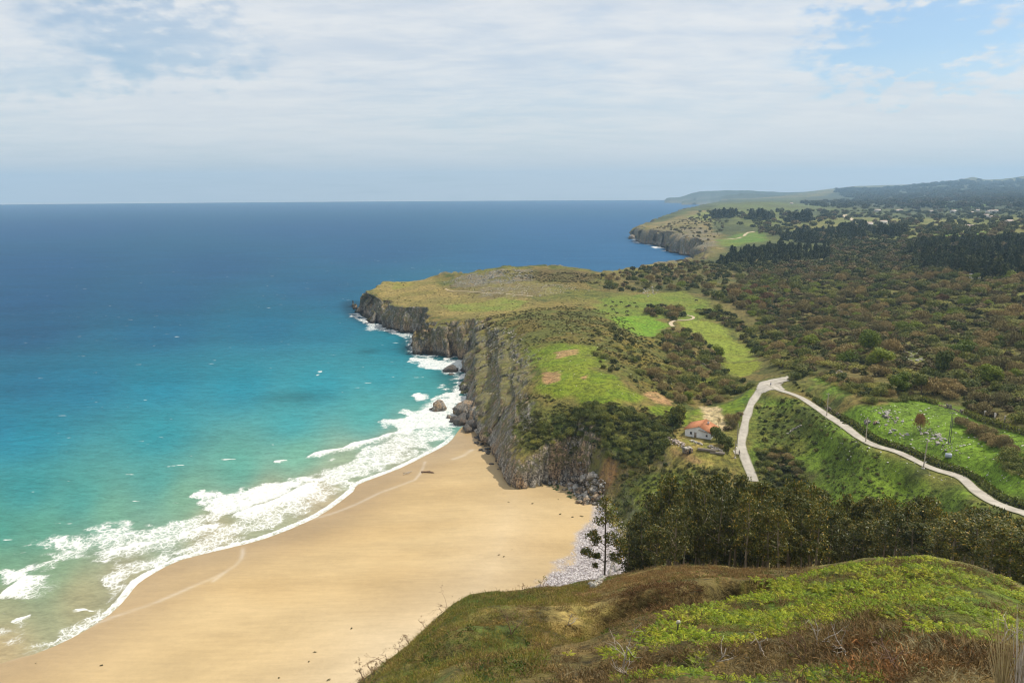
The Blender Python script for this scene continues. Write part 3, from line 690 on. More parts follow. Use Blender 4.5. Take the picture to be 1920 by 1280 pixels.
num = np.zeros((*SX.shape, 3)); dn = np.zeros(SX.shape)
for k in range(len(SC)):
    d2 = (A_ * 3 - sa[k]) ** 2 + (np.log(R_) - sl[k]) ** 2
    wk = 1 / (d2 + .004) ** 1.7; num += wk[..., None] * scol[k]; dn += wk
WC = num / dn[..., None]
WC *= (0.90 + 0.2 * fb2(SX / 70, SY / 30, 4))[..., None]
# darker water over weed beds and below the cliffs
for (px, py, rx, ry) in ((690, 659, 9, 4), (900, 500, 1, 1), (835, 700, 9, 10), (560, 745, 20, 6), (770, 655, 14, 8)):
    q = px_at(px, py); g = np.exp(-((SX - q[0]) / rx) ** 2 - ((SY - q[1]) / ry / 2.2) ** 2); WC *= (1 - .35 * g)[..., None]
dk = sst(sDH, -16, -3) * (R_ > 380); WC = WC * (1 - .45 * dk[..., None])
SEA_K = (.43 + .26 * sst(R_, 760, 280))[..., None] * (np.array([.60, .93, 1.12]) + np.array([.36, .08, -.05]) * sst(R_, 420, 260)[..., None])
FO = np.zeros(SX.shape)
smx = (R_ < 720)
fx, fy = SX[smx], SY[smx]; fo = np.zeros(fx.shape); up = np.zeros(fx.shape)
wn = fb2(fx / 7, fy / 7, 4); wn2 = fb2(fx / 2.2, fy / 2.2, 3)
def front(pts, core, trail, inten, solid=1.0, lift=0.0):
    global fo, up
    L = smooth_line([px_at(*p) for p in pts], 2.5)
    x0, y0 = L.min(0) - 40; x1, y1 = L.max(0) + 40
    m = (fx > x0) & (fx < x1) & (fy > y0) & (fy < y1)
    d, s, arc = line_d(fx[m], fy[m], L); tot = np.sum(np.linalg.norm(np.diff(L, axis=0), axis=1))
    endf = sst(arc, 0, tot * .12) * sst(tot - arc, 0, tot * .12) + .15
    d = d + (wn[m] - .5) * core * 2.2
    c = np.where(s > 0, np.exp(-np.maximum(d, 0) / core * (1.2)), np.exp(-(np.maximum(d, 0) / (core * .35)) ** 2))      # seaward side fades slowly
    tr = np.where(s > 0, np.exp(-np.maximum(d, 0) / trail), 0) * inten
    v = np.maximum(c * solid * endf, tr * endf); fo[m] = np.maximum(fo[m], v)
    if lift: up[m] = np.maximum(up[m], lift * np.exp(-(d / (core * 1.6)) ** 2) * endf)
def patch(pts, dens, soft=5.0):
    P = np.array([px_at(*p) for p in pts]); x0, y0 = P.min(0) - soft * 3; x1, y1 = P.max(0) + soft * 3
    m = (fx > x0) & (fx < x1) & (fy > y0) & (fy < y1)
    d, _ = poly_sd(fx[m], fy[m], P)
    v = sst(d + (wn[m] - .5) * soft * 5, -soft, soft * 1.2) * dens * (.78 + .5 * (wn2[m] - .3)); fo[m] = np.maximum(fo[m], v)
patch([(215,1110),(190,1080),(240,1052),(330,1022),(430,978),(560,918),(650,872),(700,852),(745,817),(800,788),(850,770),(870,790),(830,831),(741,876),(663,906),(563,977),(422,1023),(281,1070),(244,1094)], .47, 5)
patch([(640,860),(745,815),(800,795),(840,800),(830,828),(741,872),(663,900),(600,905)], .56, 5)
patch([(340,932),(375,925),(420,925),(455,912),(500,906),(560,902),(610,897),(575,912),(540,925),(500,938),(470,952),(430,970),(405,958)], .86, 3.5)
patch([(100,1008),(170,992),(250,983),(350,968),(400,963),(425,980),(400,998),(340,1018),(300,1033),(250,1048),(200,1056),(130,1035)], .54, 5)
patch([(105,1012),(160,1008),(190,1014),(150,1030),(120,1028)], .8, 3)
patch([(195,1080),(235,1075),(232,1100),(205,1108)], .70, 3)
patch([(735,815),(725,795),(770,772),(810,757),(830,740),(850,720),(858,690),(868,720),(868,760),(858,795),(800,800)], .80, 5)
patch([(772,745),(785,737),(795,742),(790,752),(776,752)], .95, 2)
patch([(760,672),(780,668),(840,676),(868,672),(870,690),(820,695),(790,688),(770,680)], .72, 3)
patch([(0,1072),(45,1066),(52,1078),(32,1098),(0,1124)], .98, 3); patch([(45,1098),(88,1068),(76,1094),(52,1112)], .62, 3)
patch([(0,1140),(22,1150),(0,1160)], .6, 2); patch([(20,1165),(58,1150),(40,1172)], .5, 2); patch([(140,1165),(200,1150),(150,1190),(80,1215)], .42, 3)
patch([(0,1180),(60,1200),(0,1232)], .3, 4); patch([(650,585),(668,592),(720,612),(770,630),(760,634),(700,614),(655,594)], .5, 2.5)
front([(567,861),(600,852),(650,841),(700,826),(745,811)][::-1], 2.6, 3.0, .7, 1.0, .9)
front([(430,973),(470,955),(520,938),(567,914),(600,902)][::-1], 1.8, 9, .9, 1.0, .5)
front([(175,1043),(250,1025),(320,1008),(380,990),(424,981)][::-1], 1.3, 6, .6, 1.0, .4)
front([(62,1063),(85,1057),(113,1050)][::-1], 1.6, 2.5, .6, 1.0, .5); front([(0,1124),(30,1102),(52,1078)][::-1], 1.6, 6, .8, 1.0, .5)
front([(512,866),(530,864),(536,862)][::-1], 1.2, 2, .5, 1.0, .4)
front([(20,1166),(40,1158),(60,1152)][::-1], .7, 2, .5); front([(0,1186),(10,1182)][::-1], .7, 2, .5)
front(WL[2:21][::-1], 0.6, 6, .66, 1.0)
front([(195,1150),(225,1118),(244,1094),(250,1085)][::-1], .7, 3, .5)
# surge where the swell meets rock
sd = sDH[smx]; fo = np.maximum(fo, np.where((sd < 3) & (R_[smx] > 400), np.exp(-np.maximum(-sd + (wn - .5) * 9, 0) / 4.0) * .85 * sst(wn2 * .5 + wn * .5, .36, .56), 0))
for px, py, rr, dd in ((848,692,7,.85),(825,765,9,.9),(790,745,4,.9),(600,697,1.5,.7),(596,703,1.2,.6),(700,615,8,.5)):
    q = px_at(px, py); dq = np.hypot(fx - q[0], (fy - q[1]) * .55); fo = np.maximum(fo, np.exp(-(dq / rr) ** 2) * dd * (.6 + .6 * wn))
FO[smx] = fo
fw = sst(sDH, -26, -3) * (R_ > 1500) * sst(fb2(SX / 25, SY / 25, 3), .40, .56); FO = np.maximum(FO, fw * .9)
WZ = np.full(SX.shape, 0.05); WZ[smx] += up
WZ += (fb2(SX / 22, SY / 9, 3) - .5) * .5 * sst(-sDB, 5, 60)
qk = (qavg(sDB) < 5) & (qavg(sDH) < 4)
nr2, nc2 = SX.shape; jj = np.arange(nr2 - 1)[:, None] * nc2 + np.arange(nc2 - 1)[None]
f = np.stack([jj, jj + 1, jj + nc2 + 1, jj + nc2], -1)[qk]
used, inv = np.unique(f, return_inverse=True); f = inv.reshape(-1, 4)
def m_sea():
    m, t, out = new_mat('sea_water'); P = t.pos(); col = t.attr('col', 'Color'); fo = t.attr('foam')
    w1 = t.noise(t.mapping(P, (.13, .24, 1), (0, 0, .25)), 1.0, 6, .66); w2 = t.noise(t.mapping(P, (.6, 1.0, 1), (0, 0, .2)), 1.0, 4, .65); w3 = t.noise(t.mapping(P, (.012, .03, 1), (0, 0, .15)), 1.0, 4, .6)
    var = t.math('ADD', t.math('ADD', t.ss(w1, .3, .7, -.12, .14), t.ss(w2, .3, .7, -.10, .10)), t.ss(w3, .3, .7, 0.95, 1.05))
    c = t.mix(1.0, col, var, 'MULTIPLY')
    # lacy foam: cell walls thicken with density
    warp = t.new('ShaderNodeTexNoise'); t.put(warp.inputs['Vector'], P); warp.inputs['Scale'].default_value = .35; warp.inputs['Detail'].default_value = 3
    off = t.new('ShaderNodeVectorMath', operation='MULTIPLY_ADD'); t.put(off.inputs[0], warp.outputs['Color']); off.inputs[1].default_value = (3.2, 3.2, 0); t.put(off.inputs[2], P)
    def lace(scale):
        v = t.new('ShaderNodeTexVoronoi', feature='DISTANCE_TO_EDGE'); t.put(v.inputs['Vector'], t.mapping(off.outputs[0], (1, .8, 1), (0, 0, .5))); v.inputs['Scale'].default_value = scale
        return v.outputs['Distance']
    l1 = lace(.52); l2 = lace(1.5)
    br = t.noise(P, .16, 5, .65); dens = t.math('ADD', fo, t.math('MULTIPLY', t.math('SUBTRACT', br, .5), t.math('MULTIPLY', t.math('MULTIPLY', fo, t.math('SUBTRACT', 1.0, fo)), 3.6)))
    th = t.math('MULTIPLY', t.math('POWER', t.math('MAXIMUM', dens, 0.0), 1.7), .42)
    fa = t.ss(t.math('SUBTRACT', th, l1), -.05, .06); fb = t.ss(t.math('SUBTRACT', t.math('MULTIPLY', th, .9), l2), -.05, .08)
    foam = t.math('MAXIMUM', t.math('MULTIPLY', fa, .85), t.math('MULTIPLY', fb, .75)); foam = t.math('MULTIPLY', foam, t.ss(dens, .10, .34))
    foam = t.math('MAXIMUM', foam, t.ss(dens, .78, 1.0))
    foam = t.math('MAXIMUM', foam, t.math('MULTIPLY', t.ss(dens, .15, .8), .38))
    # scattered whitecaps
    cap = t.noise(t.mapping(P, (.08, .22, 1), (0, 0, .1), (5, 2, 0)), 1.0, 3, .6); cp2 = t.noise(t.mapping(P, (.010, .012, 1)), 1.0, 2, .5)
    caps = t.math('MULTIPLY', t.ss(cap, .695, .73), t.ss(cp2, .42, .56))
    dist = t.new('ShaderNodeVectorMath', operation='LENGTH'); t.put(dist.inputs[0], P)
    caps = t.math('MULTIPLY', caps, t.ss(dist.outputs['Value'], 2600, 500, 0, .85))
    foam = t.math('MAXIMUM', foam, caps, clamp=True)
    c = t.mix(foam, c, (.76, .76, .73, 1))
    h = t.math('ADD', t.math('MULTIPLY', w1, 1.6), t.math('ADD', t.math('MULTIPLY', w2, .55), t.math('MULTIPLY', foam, .3)))
    nb = bump(t, h, .55, 1.0)
    df = t.new('ShaderNodeBsdfDiffuse'); t.put(df.inputs[0], c); t.put(df.inputs['Normal'], bump(t, h, .35, 1.0))
    gl = t.new('ShaderNodeBsdfGlossy'); gl.inputs['Roughness'].default_value = .28; t.put(gl.inputs['Normal'], nb)
    lw = t.new('ShaderNodeLayerWeight'); lw.inputs[0].default_value = .5; t.put(lw.inputs['Normal'], nb)
    fr = t.math('ADD', .022, t.math('MULTIPLY', t.math('POWER', lw.outputs['Facing'], 4.0), .075)); fr = t.math('MULTIPLY', fr, t.math('SUBTRACT', 1.0, foam))
    mx = t.new('ShaderNodeMixShader'); t.put(mx.inputs[0], fr); t.l.new(df.outputs[0], mx.inputs[1]); t.l.new(gl.outputs[0], mx.inputs[2]); t.l.new(mx.outputs[0], out.inputs[0])
    return m
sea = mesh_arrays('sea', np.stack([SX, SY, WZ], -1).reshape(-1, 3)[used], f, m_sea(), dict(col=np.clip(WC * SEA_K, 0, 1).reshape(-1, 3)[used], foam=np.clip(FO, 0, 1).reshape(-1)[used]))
structure(sea, 'turquoise sea deepening to blue with white surf along the sand', 'sea')
# ------------------------------------------------------------------ air
hz, t, out = new_mat('haze_air')
pv = t.new('ShaderNodeVolumePrincipled'); pv.inputs['Color'].default_value = (.46, .72, 1.0, 1); pv.inputs['Density'].default_value = 8.5e-5
pv.inputs['Anisotropy'].default_value = 0.1
t.l.new(pv.outputs[0], out.inputs['Volume'])
Vb, Fb = box(0, 8700, 205, 25000, 18200, 430)
Vb[:, 2] = np.where(Vb[:, 2] < 0, -8, 620)
hb = mesh_arrays('haze', Vb, Fb, hz, smooth=False); stuff(hb, 'thin sea haze paling the far coast', 'haze')
#@@OBJECTS
# ------------------------------------------------------------------ plant and small-object materials
def foliage(name, c1, c2, c3=None, tr=0.25, rough=.6, attr=False, objvar=.35, c3amt=.25):
    m, t, out = new_mat(name); g = t.n.new('ShaderNodeNewGeometry'); isl = g.outputs['Random Per Island']
    P = g.outputs['Position']
    base = t.mix(t.ss(t.math('ADD', t.math('MULTIPLY', isl, .55), t.math('MULTIPLY', t.noise(P, .45, 3, .6), .6)), .25, .9), (*c1, 1), (*c2, 1))
    if c3 is not None: base = t.mix(t.ss(isl, 1 - c3amt, 1 - c3amt + .05), base, (*c3, 1))
    if attr: base = t.mix(1.0, base, t.attr('tint', 'Color'), 'MULTIPLY')
    else:
        oi = t.n.new('ShaderNodeObjectInfo').outputs['Random']
        base = t.mix(1.0, base, t.mix(oi, (1 - objvar, 1 - objvar * .8, 1 - objvar, 1), (1 + objvar, 1 + objvar * .8, 1 + objvar * .5, 1)), 'MULTIPLY')
    if tr > 0: base = t.mix(1.0, base, (1.06, 1.04, .70, 1), 'MULTIPLY')
    d = t.new('ShaderNodeBsdfPrincipled'); t.put(d.inputs['Base Color'], base); d.inputs['Roughness'].default_value = rough; d.inputs['Specular IOR Level'].default_value = .25
    if tr > 0:
        tl = t.new('ShaderNodeBsdfTranslucent'); t.put(tl.inputs[0], t.mix(1.0, base, (1.15, 1.1, .6, 1), 'MULTIPLY'))
        mx = t.new('ShaderNodeMixShader'); mx.inputs[0].default_value = tr
        t.l.new(d.outputs[0], mx.inputs[1]); t.l.new(tl.outputs[0], mx.inputs[2]); t.l.new(mx.outputs[0], out.inputs[0])
    else: t.l.new(d.outputs[0], out.inputs[0])
    return m
def simple(name, c1, c2, scale=1.0, rough=.8, spec=.25, bmp=.3, bd=.05, stretch=(1, 1, 1)):
    m, t, out = new_mat(name); tcn = t.new('ShaderNodeTexCoord').outputs['Object']
    nn = t.noise(t.mapping(tcn, stretch), scale, 5, .65); c = t.mix(t.ss(nn, .3, .7), (*c1, 1), (*c2, 1))
    principled(t, out, c, rough, spec, bump(t, nn, bmp, bd)); return m
M_EVER = foliage('evergreen_leaves', (.072, .094, .026), (.150, .172, .048), (.20, .20, .06), .2)
M_OLIVE = foliage('olive_scrub_leaves', (.135, .145, .036), (.245, .235, .066), (.28, .26, .08), .2)
M_BARE = foliage('bare_twigs', (.150, .115, .072), (.285, .222, .145), (.32, .27, .18), .05, .85)
M_RUST = foliage('russet_buds', (.145, .078, .052), (.215, .125, .082), None, .1, .8)
M_SPRING = foliage('spring_leaves', (.105, .150, .022), (.185, .225, .035), (.22, .26, .05), .3)
M_EUC = foliage('eucalyptus_leaves', (.046, .060, .017), (.135, .130, .034), (.29, .20, .05), .22, .45, c3amt=.13)
M_EUCP = foliage('eucalyptus_pale_leaves', (.045, .055, .020), (.110, .105, .035), (.20, .17, .06), .28, .45, c3amt=.15)
M_STUFF = foliage('mixed_wood_leaves', (.55, .55, .55), (1.15, 1.15, 1.15), None, .12, .8, attr=True)
M_GROW = foliage('ground_plants', (.62, .62, .62), (1.2, 1.2, 1.15), None, .25, .6, attr=True)
M_DEAD = foliage('dead_stems', (.6, .6, .6), (1.25, 1.25, 1.25), None, .05, .9, attr=True)
M_BARK = simple('bark', (.17, .125, .085), (.36, .29, .21), 1.2, .9, stretch=(4, 4, .6))
M_BARKD = simple('dark_bark', (.07, .055, .04), (.14, .11, .08), 2.0, .9)
M_GREYW = simple('weathered_wood', (.30, .25, .19), (.52, .46, .38), 6.0, .85, stretch=(1, 1, .3))
M_DRIFT = simple('driftwood', (.10, .055, .035), (.22, .14, .09), 3.0, .8)
M_CONC = simple('pale_concrete', (.46, .42, .36), (.60, .56, .49), 2.0, .9)
def m_rockmat(name, wet=False, pale=0.0):
    m, t, out = new_mat(name); P = t.pos(); c, h = rock_color(t, P, 1.8)
    if pale: c = t.mix(pale, c, (.58, .56, .51, 1))
    if wet: c = t.mix(.72, c, (.045, .041, .037, 1))
    principled(t, out, c, .55 if wet else .9, .35, bump(t, h, .8, .6)); return m
M_ROCK = m_rockmat('grey_rock'); M_ROCKW = m_rockmat('wet_dark_rock', True); M_LIME = m_rockmat('pale_limestone', pale=.55)

# ------------------------------------------------------------------ plant shapes
def rand_dirs(rg, n):
    d = rg.normal(size=(n, 3)); return d / np.linalg.norm(d, axis=1)[:, None]
def leaves(C_, D, size, aspect, rg, jitter=.8, along=None):
    """rhombic leaves at C_ facing roughly D"""
    n_ = len(C_); N_ = D + rand_dirs(rg, n_) * jitter; N_ /= np.linalg.norm(N_, axis=1)[:, None] + 1e-9
    A = rand_dirs(rg, n_) if along is None else along + rand_dirs(rg, n_) * .35
    A -= (A * N_).sum(1)[:, None] * N_; A /= np.linalg.norm(A, axis=1)[:, None] + 1e-9
    B = np.cross(N_, A); s = (size * rg.uniform(.65, 1.35, n_))[:, None]
    V = np.stack([C_ - A * s * .5, C_ + B * s * .5 / aspect, C_ + A * s * .5, C_ - B * s * .5 / aspect], 1).reshape(-1, 3)
    return V, np.arange(n_ * 4).reshape(-1, 4)
def dome(seed, n, size, aspect=1.5, flat=.75, blobs=8, twig=False):
    """bushy crown about one unit in radius, lumpy, standing on the ground"""
    rg = np.random.default_rng(seed); cs = []
    for k in range(blobs):
        a = rg.uniform(0, 6.28); q = math.sqrt(rg.random()) * .62; cs.append((q * math.cos(a), q * math.sin(a), rg.uniform(.15, .75) * (1 - q * .5), rg.uniform(.30, .52)))
    cs.append((0, 0, .45, .55)); cs = np.array(cs)
    w_ = cs[:, 3] ** 2; pick = rg.choice(len(cs), n, p=w_ / w_.sum()); d = rand_dirs(rg, n); d[:, 2] = np.where(d[:, 2] < -.35, -d[:, 2], d[:, 2])
    rad = cs[pick, 3] * (rg.random(n) ** .18) * (.82 + .3 * vn3(d[:, 0] * 2.2 + pick, d[:, 1] * 2.2, d[:, 2] * 2.2))
    P_ = cs[pick, :3] + d * rad[:, None]; P_[:, 2] = np.maximum(P_[:, 2], .02)
    if twig:
        al = d * .8 + np.array([0, 0, .9]); V, F = leaves(P_, rand_dirs(rg, n), size * 1.7, aspect, rg, .5, al)
    else: V, F = leaves(P_, d, size, aspect, rg, .75)
    V[:, 2] *= flat; return V, F
def cone(seed, n, size, h=2.1):
    rg = np.random.default_rng(seed); z = rg.random(n) ** .75; a = rg.uniform(0, 6.28, n); q = (1 - z) ** .5 * rg.uniform(.5, 1, n) * (.85 + .3 * np.sin(a * 3 + z * 20))
    P_ = np.stack([q * np.cos(a), q * np.sin(a), .25 + z * h], 1); D = np.stack([np.cos(a), np.sin(a), np.full(n, .6)], 1)
    return leaves(P_, D, size, 1.3, rg, .8)
def merge_scatter(name, protos, pts, zs, rot, scl, tint, mat, pick, zscl=None, normal_up=None):
    """many plants of a mass joined into one mesh"""
    Vs, Fs, Ts_, nn_ = [], [], [], 0
    for k, (pv_, pf_) in enumerate(protos):
        m = np.where(pick == k)[0]
        if len(m) == 0: continue
        c, s_ = np.cos(rot[m])[:, None], np.sin(rot[m])[:, None]; sc_ = scl[m][:, None]; zc = sc_ if zscl is None else zscl[m][:, None]
        X = (pv_[None, :, 0] * c - pv_[None, :, 1] * s_) * sc_ + pts[m, 0][:, None]; Y = (pv_[None, :, 0] * s_ + pv_[None, :, 1] * c) * sc_ + pts[m, 1][:, None]
        Z = pv_[None, :, 2] * zc + zs[m][:, None]
        Vs.append(np.stack([X, Y, Z], -1).reshape(-1, 3)); nv = len(pv_)
        Fs.append((pf_[None] + (np.arange(len(m)) * nv)[:, None, None]).reshape(-1, pf_.shape[1]) + nn_); nn_ += nv * len(m)
        Ts_.append(np.repeat(tint[m], nv, axis=0))
    return mesh_arrays(name, np.concatenate(Vs), np.concatenate(Fs), mat, dict(tint=np.concatenate(Ts_)), smooth=False)
def sample_poly(pts, n, rg, world=False, spacing=0.0, rmin=12.0):
    P = np.array(pts, float) if world else hits(pts, rmin); out = []; lo, hi = P.min(0), P.max(0); tries = 0
    got = np.zeros((0, 2))
    while len(got) < n and tries < 60:
        q = rg.uniform(lo, hi, (max(n * 2, 64), 2)); d, _ = poly_sd(q[:, 0], q[:, 1], P); q = q[d > 0]; tries += 1
        if spacing > 0:
            for c in q:
                if len(got) >= n: break
                if len(got) == 0 or np.min(np.hypot(got[:, 0] - c[0], got[:, 1] - c[1])) > spacing * rg.uniform(.5, 1.4): got = np.concatenate([got, c[None]])
        else: got = np.concatenate([got, q])
    return got[:n]

# ------------------------------------------------------------------ roads and paths
def m_road(name, c1, c2, edge):
    m, t, out = new_mat(name); P = t.pos(); n1_ = t.noise(P, .35, 5, .65); n2_ = t.noise(P, 3, 4, .7)
    c = t.mix(t.ss(n1_, .3, .7), (*c1, 1), (*c2, 1)); c = t.mix(t.ss(n2_, .5, .75, 0, .35), c, (*edge, 1))
    e = t.attr('edge'); c = t.mix(t.math('MULTIPLY', t.ss(t.math('ADD', e, t.math('MULTIPLY', n1_, .6)), 1.0, 1.32), .85), c, (.13, .13, .045, 1))
    principled(t, out, c, .92, .2, bump(t, n2_, .3, .05)); return m
M_ROAD = m_road('worn_road', (.35, .315, .265), (.50, .455, .385), (.26, .23, .19)); M_PATH = m_road('dirt_path', (.46, .36, .24), (.58, .48, .34), (.3, .24, .14))
def ribbon(name, P, wd, mat, lift=.10, label='', cat='road', widen=None):
    P = np.asarray(P, float); xy = P[:, :2]; tn = np.gradient(xy, axis=0); tn /= np.linalg.norm(tn, axis=1)[:, None]; nr_ = np.stack([-tn[:, 1], tn[:, 0]], 1)
    wv = np.full(len(P), wd) if widen is None else widen; us = np.linspace(-1, 1, 9); V = []
    jit = (fb2(np.arange(len(P)) * .35 + len(P), np.zeros(len(P)), 3) - .5) * 1.5
    for u_ in us:
        q = xy + nr_ * ((wv + jit * abs(u_)) * .5 * u_)[:, None]; z = np.maximum(P[:, 2], zat(q[:, 0], q[:, 1])) + lift - .05 * abs(u_) ** 3; V.append(np.column_stack([q, z]))
    V = np.stack(V, 1); k = len(us); e = np.tile(np.abs(us), len(P)); i = np.arange(len(P) - 1)[:, None] * k + np.arange(k - 1)[None]
    F = np.stack([i, i + 1, i + k + 1, i + k], -1).reshape(-1, 4)
    o = mesh_arrays(name, V.reshape(-1, 3), F, mat, dict(edge=e)); return structure(o, label, cat)
def patch_mesh(name, pts, mat, lift, label, cat, step=.8):
    P = smooth_line(np.concatenate([hits(pts), hits(pts[:1])]), 1.0)[:-1]; lo, hi = P.min(0), P.max(0)
    xs = np.arange(lo[0] - 1, hi[0] + 1, step); ys = np.arange(lo[1] - 1, hi[1] + 1, step); X, Y = np.meshgrid(xs, ys); d, _ = poly_sd(X, Y, P)
    Z = zat(X, Y) + lift; i = np.arange(len(ys) - 1)[:, None] * len(xs) + np.arange(len(xs) - 1)[None]
    dq = qavg(d); f = np.stack([i, i + 1, i + len(xs) + 1, i + len(xs)], -1)[dq > -.2]; used, inv = np.unique(f, return_inverse=True)
    o = mesh_arrays(name, np.stack([X, Y, Z], -1).reshape(-1, 3)[used], inv.reshape(-1, 4), mat, dict(edge=np.zeros(len(used)))); return structure(o, label, cat)
pa_, wa_ = ROADS['a']; ribbon('road', pa_, wa_, M_ROAD, .10, 'pale narrow lane running down past the house', 'road')
pb_, wb_ = ROADS['b']; ribbon('road', pb_, wb_, M_ROAD, .13, 'pale narrow lane curving round the green hill to the right', 'road')
patch_mesh('road', [(1430,715),(1450,711),(1478,706),(1472,713),(1463,722),(1470,731),(1452,731),(1432,736),(1420,731)], M_ROAD, .17, 'broad pale gravel fork where the two lanes meet', 'road')
patch_mesh('road', [(1373,849),(1384,839),(1393,833),(1397,846),(1388,851)], M_ROAD, .19, 'pale gateway apron beside the house', 'road')
def path(pts, wd, lab, step=4.0, lift=.12):
    P = smooth_line(hits(pts), step); z = zat(P[:, 0], P[:, 1]); ribbon('path', np.column_stack([P, z]), wd, M_PATH, lift, lab, 'path')
path([(1296,644),(1312,652),(1328,663),(1337,675),(1343,684)], 2.4, 'pale dirt track descending between scrub and the lower meadow')
path([(1262,612),(1257,606),(1265,601),(1286,600),(1300,597),(1298,593),(1288,591)], 2.6, 'pale hooked farm track between the two meadows')
path([(1356,449),(1372,448),(1390,445),(1397,440),(1404,436),(1415,434)], 6, 'pale track crossing the green patch on the far point', 15)
path([(1583,403),(1592,409),(1602,414),(1607,417)], 16, 'grey dual carriageway far inland', 20, .8)
path([(1000,556),(960,552),(905,549),(850,546),(835,541)], 1.3, 'faint footpath worn across the headland turf', 6)

# ------------------------------------------------------------------ trees and bushes of the valley
KINDS_ = {
 'bare_tree': ([dome(40 + k, 1500, .11, 5.0, 1.0, 9, True) for k in range(4)], M_BARE, 'grey-brown leafless'),
 'evergreen_tree': ([dome(50 + k, 1300, .105, 1.4, .95, 8) for k in range(4)], M_EVER, 'dark evergreen'),
 'olive_shrub': ([dome(60 + k, 1200, .11, 1.5, .75, 9) for k in range(3)], M_OLIVE, 'olive green'),
 'spring_tree': ([dome(70 + k, 1300, .105, 1.4, .95, 9) for k in range(3)], M_SPRING, 'bright yellow-green'),
 'russet_tree': ([dome(80 + k, 1300, .11, 3.5, .8, 9, True) for k in range(2)], M_RUST, 'russet budding'),
}
CATS = {'bare_tree': 'tree', 'evergreen_tree': 'tree', 'olive_shrub': 'shrub', 'spring_tree': 'tree', 'russet_tree': 'tree'}
PROTO = {}
for k, (gs, mt_, _) in KINDS_.items():
    PROTO[k] = []
    for V_, F_ in gs:
        o = mesh_arrays(k, V_, F_, mt_, smooth=False, link=False); PROTO[k].append(o.data); bpy.data.objects.remove(o)
PLACE = []                      # kind, x, y, z, radius, height factor, zone phrase
rg = np.random.default_rng(11)
CLEAR = [hits(p) for p in ([(1690,690),(1705,640),(1735,640),(1745,700)], [(1470,596),(1530,590),(1535,604),(1480,610)], [(1640,545),(1690,540),(1700,552),(1650,556)], [(1850,552),(1920,548),(1925,560),(1860,564)], [(1780,620),(1830,612),(1835,630),(1790,635)], [(1560,640),(1590,632),(1600,650),(1570,655)], [(1268,604),(1330,600),(1370,620),(1405,655),(1420,672),(1360,676),(1340,655),(1310,625),(1280,615)], [(1352,680),(1420,676),(1425,690),(1400,703),(1388,706),(1368,698)],
        [(1150,598),(1205,590),(1245,602),(1255,612),(1225,632),(1190,630),(1165,612)], [(1118,570),(1160,558),(1220,560),(1200,595),(1128,590)], [(1425,712),(1480,704),(1470,733),(1425,738)],
        [(1330,766),(1370,750),(1410,728),(1415,745),(1380,800),(1355,790)], [(1312,762),(1350,760),(1366,806),(1335,812)], [(1280,795),(1345,790),(1350,835),(1280,830)], [(1580,778),(1640,760),(1720,745),(1760,752),(1840,785),(1920,812),(2000,830),(2000,980),(1920,948),(1830,905),(1760,868),(1680,842),(1620,812)])]
def clear_ok(q, rad):
    for P_, wd_ in ROADS.values():
        if np.min(np.hypot(P_[:, 0] - q[0], P_[:, 1] - q[1])) < wd_ * .5 + rad * .75: return False
    for P_ in CLEAR:
        d, _ = poly_sd(np.array([q[0]]), np.array([q[1]]), P_)
        if d[0] > -rad * .5: return False
    return True
def plant_zone(pts, n, mix_, rlo, rhi, phrase, spacing, clear=True):
    names = list(mix_); pr = np.array([mix_[k] for k in names], float); pr /= pr.sum()
    for q in sample_poly(pts, n, rg, spacing=spacing):
        rad = rlo + (rhi - rlo) * rg.random() ** 1.7
        if clear and not clear_ok(q, rad): continue
        # kinds grow in patches
        sel = fb2(np.array([q[0] / 55 + 5]), np.array([q[1] / 55]), 2)[0]; pp_ = pr * np.exp(-((np.linspace(0.25, .75, len(pr)) - sel) / .28) ** 2) + pr * .35; pp_ /= pp_.sum()
        k = names[rg.choice(len(names), p=pp_)]
        PLACE.append((k, q[0], q[1], rad, rg.uniform(.65, 1.0) * (1.1 if k != 'olive_shrub' else .72), phrase))
VAL = {'evergreen_tree': .26, 'bare_tree': .36, 'olive_shrub': .32, 'spring_tree': .07, 'russet_tree': .012}
plant_zone([(1480,703),(1560,690),(1640,705),(1745,742),(1920,800),(1990,830),(1990,640),(1700,590),(1560,575),(1420,600),(1425,660)], 430, VAL, 3.2, 7.0, 'in the thicket beyond the road fork', 7.5)
plant_zone([(1420,600),(1560,577),(1700,592),(1990,642),(1990,520),(1700,505),(1560,500),(1440,515),(1340,560),(1390,580)], 720, {'evergreen_tree': .34, 'bare_tree': .30, 'olive_shrub': .34, 'spring_tree': .05, 'russet_tree': .02}, 4.0, 8.0, 'in the wooded valley beyond the meadows', 10)
plant_zone([(1380,540),(1430,535),(1450,560),(1420,580),(1380,565)], 22, {'russet_tree': 1}, 5, 8, 'in the russet patch above the upper meadow', 9)
plant_zone([(1130,518),(1230,500),(1330,492),(1440,505),(1440,530),(1340,560),(1300,548),(1240,545),(1190,548),(1140,545)], 250, {'evergreen_tree': .40, 'bare_tree': .22, 'olive_shrub': .36, 'spring_tree': .04}, 3.5, 7.0, 'on the rise behind the cattle meadow', 10)
plant_zone([(1190,582),(1235,575),(1282,582),(1285,592),(1262,600),(1225,598),(1200,592)], 34, {'bare_tree': .45, 'evergreen_tree': .55}, 3.5, 6.0, 'in the copse beside the cattle meadow', 6)
plant_zone([(1300,585),(1345,580),(1385,600),(1425,645),(1425,672),(1405,650),(1370,618),(1335,598)], 60, {'evergreen_tree': .55, 'olive_shrub': .25, 'bare_tree': .3}, 3.0, 5.5, 'along the far hedge of the lower meadow', 6)
